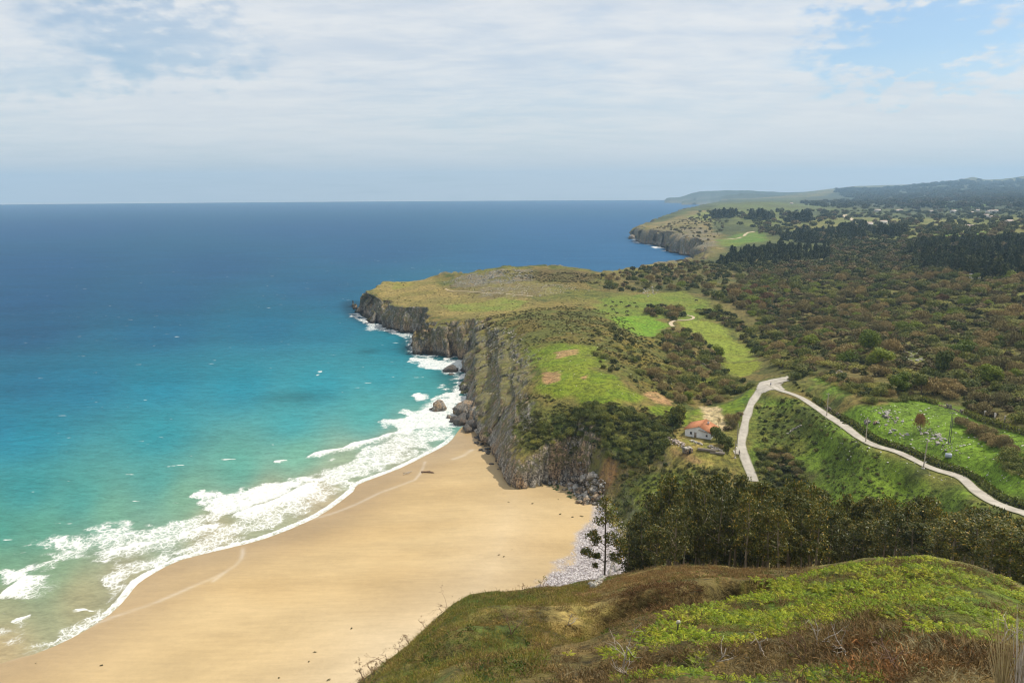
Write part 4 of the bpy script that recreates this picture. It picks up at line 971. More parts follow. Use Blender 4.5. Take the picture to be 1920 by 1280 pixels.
plant_zone([(1232,618),(1262,614),(1290,622),(1335,655),(1345,672),(1390,710),(1345,705),(1300,700),(1262,672),(1235,645)], 90, {'bare_tree': .40, 'evergreen_tree': .40, 'spring_tree': .05, 'olive_shrub': .3}, 2.6, 5.5, 'between the heath slope and the lower meadow', 6)
plant_zone([(1265,675),(1300,702),(1350,708),(1400,712),(1410,730),(1370,748),(1330,762),(1265,752),(1235,735),(1215,715),(1225,690)], 95, {'bare_tree': .32, 'olive_shrub': .48, 'evergreen_tree': .30}, 2.4, 5.0, 'in the scrub above the house', 5)
plant_zone([(1100,630),(1150,610),(1200,650),(1240,690),(1210,730),(1160,710),(1120,685)], 80, {'evergreen_tree': .12, 'olive_shrub': .9}, 1.2, 3.6, 'on the heath slope above the promontory meadow', 4)
plant_zone([(1180,600),(1250,650),(1310,720),(1260,740),(1200,690),(1140,640)], 36, {'evergreen_tree': .15, 'olive_shrub': .9}, 1.1, 2.6, 'on the orange-green heath slope', 5)
plant_zone([(1030,790),(1080,770),(1200,775),(1238,790),(1248,850),(1180,885),(1130,860),(1100,830),(1060,825),(1000,845),(995,815)], 170, {'evergreen_tree': .55, 'olive_shrub': .5}, 1.4, 3.4, 'on the dark bushy slope above the rock wall', 3)
plant_zone([(950,800),(1000,770),(1030,790),(1000,840),(975,845)], 45, {'olive_shrub': 1, 'evergreen_tree': .15}, .8, 1.8, 'on the slope at the cliff corner', 2.5)
plant_zone([(1422,842),(1470,838),(1502,868),(1512,905),(1470,935),(1420,915)], 70, {'evergreen_tree': .55, 'olive_shrub': .25, 'bare_tree': .3}, 1.3, 2.8, 'in the hollow below the green hill', 3)
plant_zone([(1420,765),(1470,745),(1520,760),(1560,820),(1530,850),(1480,830),(1430,830)], 46, {'olive_shrub': .7, 'evergreen_tree': .3}, .9, 2.0, 'on the rough hill between the lanes', 5)
plant_zone([(1530,800),(1640,850),(1700,900),(1600,930),(1540,880)], 26, {'olive_shrub': .8, 'evergreen_tree': .2}, .5, 1.1, 'on the grassy hillside between the lanes', 6)
plant_zone([(1155,905),(1230,872),(1330,880),(1400,890),(1415,915),(1280,955),(1190,985),(1160,960)], 80, {'olive_shrub': .7, 'evergreen_tree': .3}, .9, 2.2, 'on the bank behind the boulders', 4)
plant_zone([(1480,712),(1520,700),(1580,728),(1640,760),(1720,748),(1700,735),(1600,720),(1560,700)], 50, {'bare_tree': .5, 'olive_shrub': .3, 'evergreen_tree': .4}, 2.2, 4.5, 'at the top of the boulder field', 5, False)
plant_zone([(1795,795),(1850,805),(1900,835),(1905,850),(1830,825)], 20, {'bare_tree': 1}, 2.0, 3.2, 'in the brown bramble strip across the right field', 3, False)
plant_zone([(1870,860),(1930,850),(1960,900),(1900,900)], 16, {'evergreen_tree': 1, 'olive_shrub': .3}, 2, 3.4, 'in the dark clump at the end of the right field', 3.5, False)
plant_zone([(1225,830),(1245,790),(1265,770),(1280,790),(1250,840),(1240,870)], 30, {'evergreen_tree': .8, 'olive_shrub': .4}, 1.6, 3.2, 'beside the house clearing', 4, False)
plant_zone([(1480,716),(1500,730),(1560,775),(1590,800),(1575,785),(1530,748),(1495,722)], 22, {'evergreen_tree': .8, 'olive_shrub': .4}, 1.0, 1.8, 'along the upper verge of the right lane', 3, False)
for q in ((1380,790,2.6),(1374,802,2.8),(1369,792,2.6),(1385,778,2.0),(1366,806,2.2)):
    p = hit(q[0], q[1]); PLACE.append(('bare_tree', p[0], p[1], q[2], 1.3, 'at the bend of the lane above the house'))

byk = {}
for p in PLACE: byk.setdefault(p[0], []).append(p)
rest = []
for k, lst in byk.items():
    lst.sort(key=lambda p: -p[3] / math.hypot(p[1], p[2])); one = lst[:290]; rest += lst[290:]
    look = KINDS_[k][2]
    big = np.median([p[3] for p in one])
    for p in one:
        me = PROTO[k][int(rg.integers(len(PROTO[k])))]; o = bpy.data.objects.new(k, me); COL.objects.link(o)
        o.location = (p[1], p[2], float(zat(p[1], p[2])) - .15); o.rotation_euler = (0, 0, rg.uniform(0, 6.28)); o.scale = (p[3], p[3] * rg.uniform(.85, 1.15), p[3] * p[4])
        noun = 'shrub' if (CATS[k] == 'shrub' or p[3] < 2.0) else 'tree'
        sz = 'broad ' if p[3] > big * 1.25 else ('small ' if p[3] < big * .8 else '')
        tag(o, f'{sz}{look} {noun} {p[5]}', noun, f'{look} plants {p[5]}')
# what is left is too many to count: one mass
def lowdome(seed): return dome(seed, 260, .24, 1.3, .85, 6)
WOODP = [lowdome(100 + k) for k in range(4)]; PINEP = [cone(110 + k, 220, .36) for k in range(3)]
PINEV = [cone(120 + k, 200, .34, 2.7) for k in range(2)]
TINT = {'bare_tree': (.21, .16, .105), 'evergreen_tree': (.062, .076, .028), 'olive_shrub': (.13, .13, .048), 'spring_tree': (.14, .18, .035), 'russet_tree': (.13, .062, .042)}
pts = [(p[1], p[2]) for p in rest]; scl = [p[3] for p in rest]; tin = [np.array(TINT[p[0]]) * rg.uniform(.75, 1.25) for p in rest]; pk = list(rg.integers(0, 4, len(rest)))
def mass(poly, n, rlo, rhi, tints, probs, pine=False, spacing=0):
    P = sample_poly(poly, n, rg, spacing=spacing); pr = np.array(probs, float); pr /= pr.sum()
    for q in P:
        pts.append(tuple(q)); scl.append(rlo + (rhi - rlo) * rg.random() ** 1.6)
        sel = fb2(np.array([q[0] / 140 + 5]), np.array([q[1] / 140]), 2)[0]; pp_ = pr * np.exp(-((np.linspace(.3, .7, len(pr)) - sel) / .22) ** 2) + pr * .3; pp_ /= pp_.sum()
        tin.append(np.array(tints[rg.choice(len(tints), p=pp_)]) * rg.uniform(.75, 1.25)); pk.append(int(rg.integers(4, 9)) if (pine and rg.random() < .55) else int(rg.integers(0, 4)))
        if pine and pk[-1] < 4: scl[-1] *= 1.35
MIXT = [(.058,.07,.03), (.11,.115,.046), (.17,.135,.09), (.08,.09,.038)]
mass([(1340,500),(1560,490),(1990,500),(1990,525),(1700,508),(1440,518)], 520, 4, 8, MIXT, [3, 2, 2, 2])
mass([(1560,455),(1990,448),(1990,500),(1560,490)], 900, 5, 9, MIXT, [4, 2, 2, 2])
mass([(1400,425),(1990,418),(1990,450),(1560,458),(1430,440)], 420, 6, 11, MIXT, [2, 3, 2, 2])
mass([(1300,400),(1990,385),(1990,420),(1400,426),(1330,415)], 480, 7, 14, MIXT, [2, 2, 1, 2])
mass([(1600,371),(1760,362),(1990,350),(1990,390),(1700,392)], 1100, 14, 30, [(.055,.065,.034), (.08,.085,.04), (.10,.085,.06)], [2, 2, 1.5])
mass([(1500,382),(1620,370),(1700,392),(1560,394)], 220, 10, 24, [(.07,.08,.036), (.09,.09,.045)], [2, 2])
mass([(1560,358),(1700,349),(1800,340),(1920,337),(1990,335),(1990,356),(1760,364),(1600,372)], 1100, 20, 42, [(.05,.06,.032), (.075,.078,.04)], [2, 2])
mass([(1215,436),(1290,408),(1345,400),(1360,430),(1345,450),(1330,480),(1260,466)], 260, 2, 6, [(.12,.11,.055), (.16,.125,.07), (.085,.088,.04)], [2, 2, 1])
PINET = [(.042,.054,.024), (.062,.070,.030), (.036,.046,.022)]
mass([(1345,497),(1360,478),(1420,465),(1470,462),(1555,466),(1558,487),(1460,498)], 330, 3.4, 5.2, PINET, [1, 1, 1], True)
mass([(1562,440),(1580,425),(1622,424),(1622,447),(1600,452)], 170, 4.5, 6.5, PINET, [1, 1, 1], True)
mass([(1628,436),(1700,433),(1700,445),(1640,447)], 120, 4.5, 6.5, PINET, [1, 1, 1], True)
mass([(1700,470),(1760,455),(1990,462),(1990,528),(1850,525),(1720,505)], 700, 3.6, 5.5, PINET, [1, 1, 1], True)
mass([(1462,440),(1560,436),(1560,455),(1470,456)], 200, 3.6, 5.5, PINET, [1, 1, 1], True)
mass([(1335,405),(1380,403),(1380,409),(1338,411)], 60, 7, 10, PINET, [1, 1, 1], True); mass([(1400,409),(1445,409),(1445,414),(1400,414)], 40, 7, 10, PINET, [1, 1, 1], True); mass([(1470,412),(1520,410),(1520,418),(1475,418)], 50, 7, 10, PINET, [1, 1, 1], True)
# undergrowth closing the gaps between the crowns
mass([(1480,705),(1560,692),(1640,706),(1745,742),(1920,800),(1990,830),(1990,640),(1700,590),(1560,575),(1420,600),(1425,660)], 1500, 1.6, 3.4, [(.105,.105,.036), (.16,.13,.08), (.075,.085,.03)], [2, 2, 1.5])
mass([(1420,600),(1560,577),(1700,592),(1990,642),(1990,520),(1700,505),(1560,500),(1440,515),(1340,560),(1390,580)], 1500, 2.4, 4.5, [(.085,.085,.032), (.13,.105,.068), (.06,.068,.026)], [2, 2, 1.5])
pts = np.array(pts); zs = zat(pts[:, 0], pts[:, 1]) - .3
stuff(merge_scatter('woodland', WOODP + PINEP + PINEV, pts, zs, rg.uniform(0, 6.28, len(pts)), np.array(scl), np.array(tin), M_STUFF, np.array(pk)), 'mixed woodland and pine plantations massed across the far valley', 'woodland')
# low heath on the headland and cliff tops
HEA = [dome(130 + k, 90, .34, 1.6, .55, 5) for k in range(4)]
hp, hs, ht = [], [], []
def heath(poly, n, lo, hi, tints, amt=.5):
    for q in sample_poly(poly, n, rg):
        if fb2(np.array([q[0] / 13]), np.array([q[1] / 13 + 3]), 3)[0] < amt - .06: continue
        hp.append(q); hs.append(lo + (hi - lo) * rg.random() ** 2); ht.append(np.array(tints[rg.integers(len(tints))]) * rg.uniform(.7, 1.3))
HT = [(.075,.075,.026), (.12,.10,.04), (.05,.058,.02), (.15,.12,.06)]
heath([(690,560),(740,530),(930,520),(1120,515),(1130,545),(1000,600),(880,600),(780,580)], 1400, .35, 1.1, [(.14,.12,.05), (.10,.095,.036), (.075,.07,.03)], .50)
heath([(930,510),(1130,516),(1125,535),(1000,530)], 900, .5, 1.5, [(.08,.07,.032), (.06,.06,.025), (.10,.08,.04)], .42)
heath([(890,605),(1090,570),(1180,600),(1300,735),(1200,738),(1120,650),(1000,648),(930,700),(880,640)], 4200, .4, 1.3, HT, .44)
heath([(870,640),(985,655),(1000,740),(960,800),(900,770)], 1500, .3, .9, [(.13,.12,.05), (.17,.15,.08), (.09,.09,.034)], .46)
heath([(960,760),(1080,765),(1240,780),(1240,860),(1100,860),(1000,850)], 1500, .4, 1.1, [(.06,.07,.022), (.09,.09,.03), (.13,.12,.05)], .4)
heath([(1150,890),(1300,870),(1400,900),(1300,960),(1160,990)], 1300, .3, .9, [(.10,.125,.03), (.13,.14,.04), (.07,.08,.025)], .42)
heath([(1420,750),(1500,748),(1610,830),(1720,878),(1850,945),(1900,990),(1500,950),(1420,900)], 2600, .25, .75, [(.085,.125,.025), (.06,.085,.02), (.12,.13,.04)], .48)
heath([(1580,778),(1640,760),(1760,752),(1920,810),(1990,850),(1990,980),(1830,905),(1680,842)], 700, .2, .5, [(.09,.15,.025), (.12,.14,.04)], .52)
heath([(1200,760),(1290,770),(1260,860),(1180,880)], 500, .5, 1.3, HT, .45)
hp = np.array(hp); hz_ = zat(hp[:, 0], hp[:, 1]) - .08
stuff(merge_scatter('heath', HEA, hp, hz_, rg.uniform(0, 6.28, len(hp)), np.array(hs), np.array(ht), M_STUFF, rg.integers(0, 4, len(hp))), 'low gorse and heather scrub covering the headland', 'heath')

# ------------------------------------------------------------------ single trees
def tree_thing(name, px, py, h, rad, kind_mat, label, crown_geo, base_frac=.2, trunk_r=.22, cat='tree', bark=M_BARKD, at=None, group=None):
    q = hit3(px, py) if at is None else at
    e = empty(name, (q[0], q[1], q[2] - .1), rg.uniform(0, 6.28)); tag(e, label, cat, group)
    V_, F_ = tube([(0, 0, 0), (.08, .05, h * .3), (0, .1, h * .6)], [trunk_r, trunk_r * .75, trunk_r * .4], 7); mesh_arrays('trunk', V_, F_, bark, parent=e)
    V_, F_ = crown_geo; V_ = V_ * np.array([rad, rad, (h * (1 - base_frac)) / max(V_[:, 2].max(), 1e-3)]) + np.array([0, 0, h * base_frac]); mesh_arrays('crown', V_, F_, kind_mat, smooth=False, parent=e)
    return e
def ball(seed, n, size, lumps=9):
    rg_ = np.random.default_rng(seed); cs = rand_dirs(rg_, lumps) * rg_.uniform(.3, .6, lumps)[:, None]; pick = rg_.integers(0, lumps, n); d = rand_dirs(rg_, n)
    P_ = cs[pick] + d * (rg_.uniform(.32, .5, lumps)[pick] * rg_.random(n) ** .2)[:, None]; P_[:, 2] = P_[:, 2] + 1
    V_, F_ = leaves(P_, d, size, 1.4, rg_, .7); V_[:, 2] = np.maximum(V_[:, 2], .05); return V_, F_
tree_thing('evergreen_tree', 1275, 800, 9.5, 3.6, M_EVER, 'tall rounded dark tree standing left of the orange-roofed house', ball(200, 2600, .16), .16)
tree_thing('evergreen_tree', 1262, 800, 5.0, 2.6, M_EVER, 'lower dark tree in the shade behind the rounded tree by the house', ball(201, 1800, .17), .1)
tree_thing('evergreen_tree', 1343, 826, 5.6, 2.6, M_EVER, 'round green tree touching the right corner of the house', ball(202, 2200, .16), .08)
tree_thing('evergreen_tree', 1354, 836, 5.4, 2.7, M_EVER, 'round green tree between the house corner tree and the lane', ball(203, 2200, .16), .08)
tree_thing('evergreen_tree', 1366, 845, 5.2, 2.6, M_EVER, 'round green tree at the gateway beside the lane', ball(204, 2200, .16), .08)
tree_thing('spring_tree', 1630, 668, 13, 7.0, M_SPRING, 'large bright green tree standing out of the brown thicket', ball(205, 3000, .12), .1)
tree_thing('spring_tree', 1653, 690, 9, 7, M_SPRING, 'yellow-green tree in front of the large bright green tree', ball(206, 2400, .12), .08)
tree_thing('spring_tree', 1858, 722, 8, 5, M_SPRING, 'yellow-green tree alone in the brown thicket above the right field', ball(207, 2200, .13), .08)
tree_thing('evergreen_tree', 1727, 740, 8, 3.6, M_EVER, 'neat dark round-headed tree on a bare trunk above the field wall', ball(208, 2400, .15), .25)
tree_thing('spring_tree', 1690, 738, 8, 5, M_SPRING, 'olive-yellow tree left of the neat round-headed tree', ball(209, 2200, .14), .05)
tree_thing('evergreen_tree', 1765, 705, 11, 4.5, M_EVER, 'dark upright tree beside the stony strip in the thicket', ball(210, 2200, .14), .05)
tree_thing('spring_tree', 1288, 752, 4.6, 2.9, M_SPRING, 'pale yellow-green bush at the foot of the scrub above the parking ground', ball(211, 2000, .15), .03)
tree_thing('spring_tree', 1346, 672, 8, 4.5, M_SPRING, 'bright green tree beside the dirt track and lower meadow', ball(212, 2000, .14), .05)
tree_thing('bare_tree', 1725, 808, 6.5, 2.8, M_RUST, 'small reddish leafless tree alone among the field boulders', dome(213, 1300, .12, 6, 1.1, 7, True), .2, .14)
tree_thing('bare_tree', 1348, 803, 5.0, 1.3, M_BARE, 'slim leafless tree by the parking ground behind the house', dome(214, 300, .14, 7, 1.4, 5, True), .3, .12)

# ------------------------------------------------------------------ eucalyptus grove
def euc(seed, h, w_, n_clump, per, low):
    rg_ = np.random.default_rng(seed); cl = []
    zc = low + (1 - low) * rg_.random(n_clump) ** .85
    env = np.sin(np.clip((zc - low) / (1 - low), 0, 1) ** .7 * np.pi * .93 + .12) * .8 + .25
    a = rg_.uniform(0, 6.28, n_clump); q = w_ * env * np.sqrt(rg_.random(n_clump)); cc = np.stack([q * np.cos(a), q * np.sin(a), zc * h], 1); cr = rg_.uniform(.55, 1.25, n_clump) * w_ / 2.4
    pick = np.repeat(np.arange(n_clump), per); d = rand_dirs(rg_, len(pick)); P_ = cc[pick] + d * (cr[pick] * rg_.random(len(pick)) ** .35)[:, None] * np.array([1, 1, .8])
    crown = leaves(P_, d, .42, 2.2, rg_, .9, np.tile([0, 0, -.5], (len(pick), 1)))
    b1, b2 = rg_.uniform(-.5, .5, 2); trunk = [tube([(0, 0, 0), (b1 * .3, b2 * .2, h * .3), (b1 * .7, b2, h * .6), (b1, b2, h * .93)], [.19, .15, .10, .03], 6)]
    for k in range(0, n_clump, 3):
        z0 = zc[k] * h - rg_.uniform(.8, 2.0)
        if z0 > h * .2: f_ = z0 / h; trunk.append(tube([(b1 * f_, b2 * f_, z0), (cc[k, 0] * .55 + b1 * f_ * .4, cc[k, 1] * .55 + b2 * f_ * .4, z0 + (cc[k, 2] - z0) * .6), tuple(cc[k])], [.055, .04, .015], 4))
    return cat_geo(trunk), crown
EP = []
for k, (h, w_, nc_, low, mt_) in enumerate([(17, 2.3, 52, .34, M_EUC), (18.5, 2.1, 50, .42, M_EUC), (15, 2.4, 46, .28, M_EUC), (16, 1.9, 40, .48, M_EUC), (13, 2.5, 44, .22, M_EUCP), (18, 2.6, 60, .30, M_EUC)]):
    (tv, tf), (cv_, cf) = euc(300 + k, h, w_, nc_, 46, low); e = empty('eucalyptus_tree', (0, 0, 0))
    mesh_arrays('trunk', tv, tf, M_BARK, parent=e); mesh_arrays('crown', cv_, cf, mt_, smooth=False, parent=e); EP.append([e, h, False])
def place_euc(px, rr, top_py, label, group='eucalyptus trees of the dark grove', k=None):
    a = px_az(px, 1000); x, y = rr * math.sin(a), rr * math.cos(a); z = float(zat(x, y)); hh = np.clip(H - px_T(px, top_py) * rr - z, 6, 26)
    k = int(rg.integers(len(EP))) if k is None else k; rec = EP[k]
    e = rec[0] if not rec[2] else copy_tree(rec[0]); rec[2] = True
    s_ = hh / rec[1]; e.location = (x, y, z - .2); e.rotation_euler = (rg.uniform(-.03, .03), rg.uniform(-.03, .03), rg.uniform(0, 6.28)); e.scale = (max(s_, .8), max(s_, .8), s_); tag(e, label, 'tree', group); return e
top = [(1165,1010),(1185,985),(1205,950),(1235,905),(1260,890),(1300,885),(1340,890),(1380,885),(1420,895),(1450,915),(1490,893),(1520,905),(1560,925),(1600,935),(1632,915),(1670,935),(1720,925),(1760,945),(1800,955),(1830,945),(1870,960),(1920,985),(1960,1000)]
tx, ty = zip(*top)
for row, (r0, cnt, dt, nm) in enumerate(((100, 40, 28, 'front'), (114, 40, 8, 'middle'), (129, 38, 0, 'back'), (146, 30, -2, 'back'))):
    for j in range(cnt):
        px = 1185 + (1955 - 1185) * (j + rg.uniform(.1, .9)) / cnt; rr = r0 + rg.uniform(-6, 6)
        part_ = 'by the lone tree' if px < 1300 else ('below the lane' if px < 1480 else ('behind the fern dome' if px < 1720 else 'right of the fern dome'))
        if nm == 'front' and px < 1230 and rg.random() < .5: continue
        tp = np.interp(px, tx, ty) + dt - 6 + abs(rg.normal(0, 20)) + (30 if rg.random() < .25 else 0)
        place_euc(px, rr, tp, f'dark eucalyptus in the {nm} row of the grove {part_}', f'eucalyptus trees, {nm} row {part_}')
for px, rr, tp in ((1178, 106, 985), (1192, 112, 965), (1206, 108, 955), (1215, 118, 935)):
    place_euc(px, rr, tp, 'pale olive young eucalyptus at the left end of the grove', 'young eucalyptus at the left end', 4)
for px, rr, tp in ((1790, 84, 975), (1830, 86, 955), (1868, 82, 965), (1905, 80, 985), (1940, 80, 995), (1850, 92, 960)):
    place_euc(px, rr, tp, 'broad dark eucalyptus with glinting leaves at the lower right of the grove', 'broad eucalyptus at the lower right', 5)
# the lone tree
def lone():
    a = px_az(1133, 1080); rr = 96.0; x, y = rr * math.sin(a), rr * math.cos(a); z = float(zat(x, y)); h = H - px_T(1135, 925) * rr - z
    e = empty('eucalyptus_tree', (x, y, z - .2)); tag(e, 'lone slender eucalyptus in front of the pebble bank with separate leaf clumps', 'tree')
    rg_ = np.random.default_rng(77); cc, cr = [], []
    sc_ = rr / FPX
    for dx, py, r_ in ((2,935,13),(-8,945,11),(10,950,14),(-3,962,16),(14,966,13),(-14,972,11),(4,978,15),(-24,992,9),(-30,1000,10),(-22,1004,10),(-12,1010,8),(16,1000,10),(24,1008,11),(34,1012,11),(10,1016,9),(28,1024,11),(38,1030,10),(14,1034,9),(-20,1018,8),(-36,1026,10),(-30,1032,11),(-42,1030,7),(-18,1038,7),(-14,1034,6),(22,1042,10),(32,1040,8),(-20,1052,6),(4,1000,7)):
        zc = H - px_T(1133, py) * rr - z; cc.append((dx * sc_, rg_.uniform(-1, 1) * .9, zc)); cr.append(r_ * sc_ * 1.05)
    cc = np.array(cc); cr = np.array(cr); pick = np.repeat(np.arange(len(cc)), 95); d = rand_dirs(rg_, len(pick)); P_ = cc[pick] + d * (cr[pick] * 1.15 * rg_.random(len(pick)) ** .4)[:, None] * np.array([1, 1, .75])
    V_, F_ = leaves(P_, d, .34, 1.9, rg_, .9); mesh_arrays('crown', V_, F_, M_EUC, smooth=False, parent=e)
    parts = [tube([(0, 0, 0), (.1, .05, h * .35), (0, 0, h * .7), (.12, 0, h * .98)], [.15, .12, .09, .03], 7)]
    for c in cc[::2]: z0 = max(c[2] - abs(c[0]) * .5 - .4, h * .25); parts.append(tube([(0, 0, z0), (c[0] * .5, c[1] * .5, z0 + (c[2] - z0) * .45), tuple(c)], [.05, .035, .015], 4))
    V_, F_ = cat_geo(parts); mesh_arrays('trunk', V_, F_, M_BARKD, parent=e)
lone()
# ------------------------------------------------------------------ house and yard
def house():
    q = hit3(1309, 820); HZ_ = float(zat(q[0], q[1])); rz = -math.radians(29)
    e = empty('house', (q[0] + 2.0, q[1] + 3.8, HZ_), rz); tag(e, 'low white house with an orange tiled roof beside the lane', 'house')
    w2, d2, ev, rg_h = 4.7, 4.6, 2.6, 4.3
    M_W = simple('whitewash', (.62, .62, .62), (.76, .76, .75), .7, .9); M_T, t, out = new_mat('clay_tiles'); tcn = t.new('ShaderNodeTexCoord').outputs['Object']
    wv = t.new('ShaderNodeTexWave'); t.put(wv.inputs['Vector'], tcn); wv.inputs['Scale'].default_value = 1.6; wv.bands_direction = 'Y'
    nn = t.noise(tcn, 1.2, 5, .7); c = t.mix(t.ss(nn, .3, .7), (.46, .17, .075, 1), (.62, .29, .14, 1)); c = t.mix(t.math('MULTIPLY', wv.outputs['Fac'], .3), c, (.25, .09, .05, 1))
    principled(t, out, c, .85, .2, bump(t, wv.outputs['Fac'], .8, .06))
    M_DK = simple('dark_opening', (.02, .022, .025), (.035, .035, .04), 1, .3); M_FR = simple('painted_frame', (.25, .2, .16), (.35, .3, .24), 2, .6)
    pr = [(-w2, 0), (w2, 0), (w2, ev - .5), (.4, rg_h - .12), (-w2, ev)]
    V_ = np.array([(x, y, z) for y in (-d2, d2) for x, z in pr]); F_ = [[0, 1, 2, 3], [0, 3, 4, 0]]
    bm = bmesh.new(); vs = [bm.verts.new(v) for v in V_]
    bm.faces.new([vs[k] for k in (0, 1, 2, 3, 4)]); bm.faces.new([vs[k] for k in (9, 8, 7, 6, 5)])
    for a, b in ((0, 1), (1, 2), (4, 0)): bm.faces.new([vs[b], vs[a], vs[a + 5], vs[b + 5]])
    bm.faces.new([vs[2], vs[7], vs[8], vs[3]]); bm.faces.new([vs[3], vs[8], vs[9], vs[4]])
    me = bpy.data.meshes.new('wall'); bm.to_mesh(me); bm.free(); me.materials.append(M_W); o = bpy.data.objects.new('wall', me); COL.objects.link(o); o.parent = e
    def slab(x0, z0, x1, z1, name, parent, th=.14, y0=-d2 - .45, y1=d2 + .45, mat=None):
        v = np.array([(x0, y0, z0), (x1, y0, z1), (x1, y1, z1), (x0, y1, z0)]); v = np.concatenate([v, v + [0, 0, th]])
        f = np.array([[3, 2, 1, 0], [4, 5, 6, 7], [0, 1, 5, 4], [1, 2, 6, 5], [2, 3, 7, 6], [3, 0, 4, 7]]); return mesh_arrays(name, v, f, mat or M_T, smooth=False, parent=parent)
    roof = slab(-w2 - .5, ev - .17, .4, rg_h, 'roof', e)
    slab(.4, rg_h + .003, w2 + .7, ev - .72, 'roof', e)
    V_, F_ = tube([(.4, -d2 - .46, rg_h + .17), (.4, d2 + .46, rg_h + .17)], .13, 8); mesh_arrays('ridge_cap', V_, F_, M_T, parent=roof)
    V_, F_ = box(2.1, 1.5, 4.3, .6, .6, 1.1); ch = mesh_arrays('chimney', V_, F_, M_W, smooth=False, parent=roof)
    V_, F_ = box(2.1, 1.5, 4.9, .75, .75, .1); mesh_arrays('cap', V_, F_, M_T, smooth=False, parent=ch)
    for x, z, sx_, sz_ in ((-2.5, 1.45, .65, .8), (3.2, 1.2, .6, .6)):
        V_, F_ = box(x, -d2 - .02, z, sx_, .06, sz_); wn_ = mesh_arrays('window', V_, F_, M_DK, smooth=False, parent=e)
        fr = cat_geo([box(x, -d2 - .04, z + sz_ / 2 + .05, sx_ + .2, .1, .09), box(x, -d2 - .04, z - sz_ / 2 - .05, sx_ + .2, .14, .09)]); mesh_arrays('frame', *fr, M_FR, smooth=False, parent=wn_)
    V_, F_ = box(-.9, -d2 - .02, 1.0, .8, .07, 1.9); dr = mesh_arrays('door', V_, F_, M_FR, smooth=False, parent=e); V_, F_ = box(-.6, -d2 - .08, 1.0, .06, .06, .14); mesh_arrays('handle', V_, F_, M_DK, smooth=False, parent=dr)
    slab(.2, 3.02, 3.6, 2.42, 'gable_slab', e, .08, -d2 - .55, -d2 - .005, M_FR)  # narrow slab drawing the dark slanted line below the gable's roof edge
    return e
HOUSE = house()
rk_lo = [rock_geo(500 + k, 4, .7, .3) for k in range(6)]
rk_hi = [rock_geo(520 + k, 10, .75, .4) for k in range(8)]
def rock_mesh_pool(name, mat, geos): 
    out = []
    for V_, F_ in geos:
        o = mesh_arrays(name, V_, F_, mat, smooth=False, link=False); out.append(o.data); bpy.data.objects.remove(o)
    return out
POOL_W = rock_mesh_pool('sea_rock', M_ROCKW, rk_hi); POOL_R = rock_mesh_pool('boulder', M_ROCK, rk_hi); POOL_L = rock_mesh_pool('boulder', M_LIME, rk_hi[:5])
def rock(pool, name, px, py, w_, h_, label, cat='rock', group=None, z=None, at=None, sink=.3):
    q = hit(px, py) if at is None else at
    zz_ = float(zat(q[0], q[1])) if z is None else z
    o = bpy.data.objects.new(name, pool[int(rg.integers(len(pool)))]); COL.objects.link(o); o.location = (q[0], q[1], zz_ + h_ * (.5 - sink) * .6); o.rotation_euler = (rg.uniform(-.25, .25), rg.uniform(-.25, .25), rg.uniform(0, 6.28)); o.scale = (w_ * .5, w_ * .5 * rg.uniform(.7, 1.1), h_ * .6)
    return tag(o, label, cat, group)
rock(POOL_W, 'sea_rock', 848, 694, 11, 5.5, 'low dark wedge of rock awash below the near cliff', z=0, at=px_at(848, 695))
rock(POOL_W, 'sea_rock', 846, 701, 4, 1.2, 'small dark rock just breaking the surface by the wedge rock', z=0, at=px_at(846, 702))
rock(POOL_R, 'sea_rock', 826, 766, 8.5, 9, 'peaked brown rock standing in the surf off the cliff foot', z=0, at=px_at(826, 767))
rock(POOL_W, 'sea_rock', 814, 767, 5, 2.5, 'flat dark rock beside the peaked rock in the surf', z=0, at=px_at(814, 768))
rock(POOL_R, 'sea_rock', 1187, 447, 20, 17, 'tiny rock islet off the far grey point', z=0, at=px_at(1187, 448))
for px, py, w_, h_ in ((880,778,10,7),(900,792,10,7),(872,792,7,4),(916,782,9,8),(888,803,7,5),(860,794,5,3),(850,788,4,2.2),(842,782,3,1.6),(912,803,8,6),(926,818,7,5),(906,817,6,4),(878,806,5,3),(932,803,7,6),(866,772,5,3.5),(896,768,8,7),(884,790,6,6),(856,784,3,2)):
    rock(POOL_W if rg.random() < .55 else POOL_R, 'boulder', px, py, w_ * 1.35, h_ * 1.6, 'dark sea-worn boulder in the pile between surf and cliff', 'boulder', 'boulder pile at the cliff foot', z=.3, at=px_at(px, py, .3))
for k in range(26):
    t_ = rg.random(); b = np.array([px_at(*p) for p in ((880,815),(900,838),(915,855),(930,872),(945,890))]); i_ = min(int(t_ * 4), 3); q = b[i_] + (b[i_ + 1] - b[i_]) * (t_ * 4 - i_) + rg.normal(0, 1.6, 2) + np.array([1.5, 0])
    s_ = rg.uniform(.8, 3.0); rock(POOL_W, 'boulder', 0, 0, s_, s_ * .6, 'small dark boulder on the sand along the shaded cliff foot', 'boulder', 'boulders along the shaded cliff foot', at=q)
bz = hits([(1045,905),(1060,893),(1085,868),(1105,885),(1135,905),(1130,935),(1110,945),(1085,935),(1065,915)])
for k, q in enumerate(sample_poly(bz, 75, rg, world=True, spacing=1.3)):
    s_ = rg.uniform(1.0, 2.6) if k > 14 else rg.uniform(2.6, 4.4)
    rock(POOL_R if rg.random() < .6 else POOL_L, 'boulder', 0, 0, s_, s_ * .8, ('large' if s_ > 2.6 else 'small') + ' grey-brown boulder in the rockfall at the head of the beach', 'boulder', ('large' if s_ > 2.6 else 'small') + ' boulders of the beach rockfall', at=q)
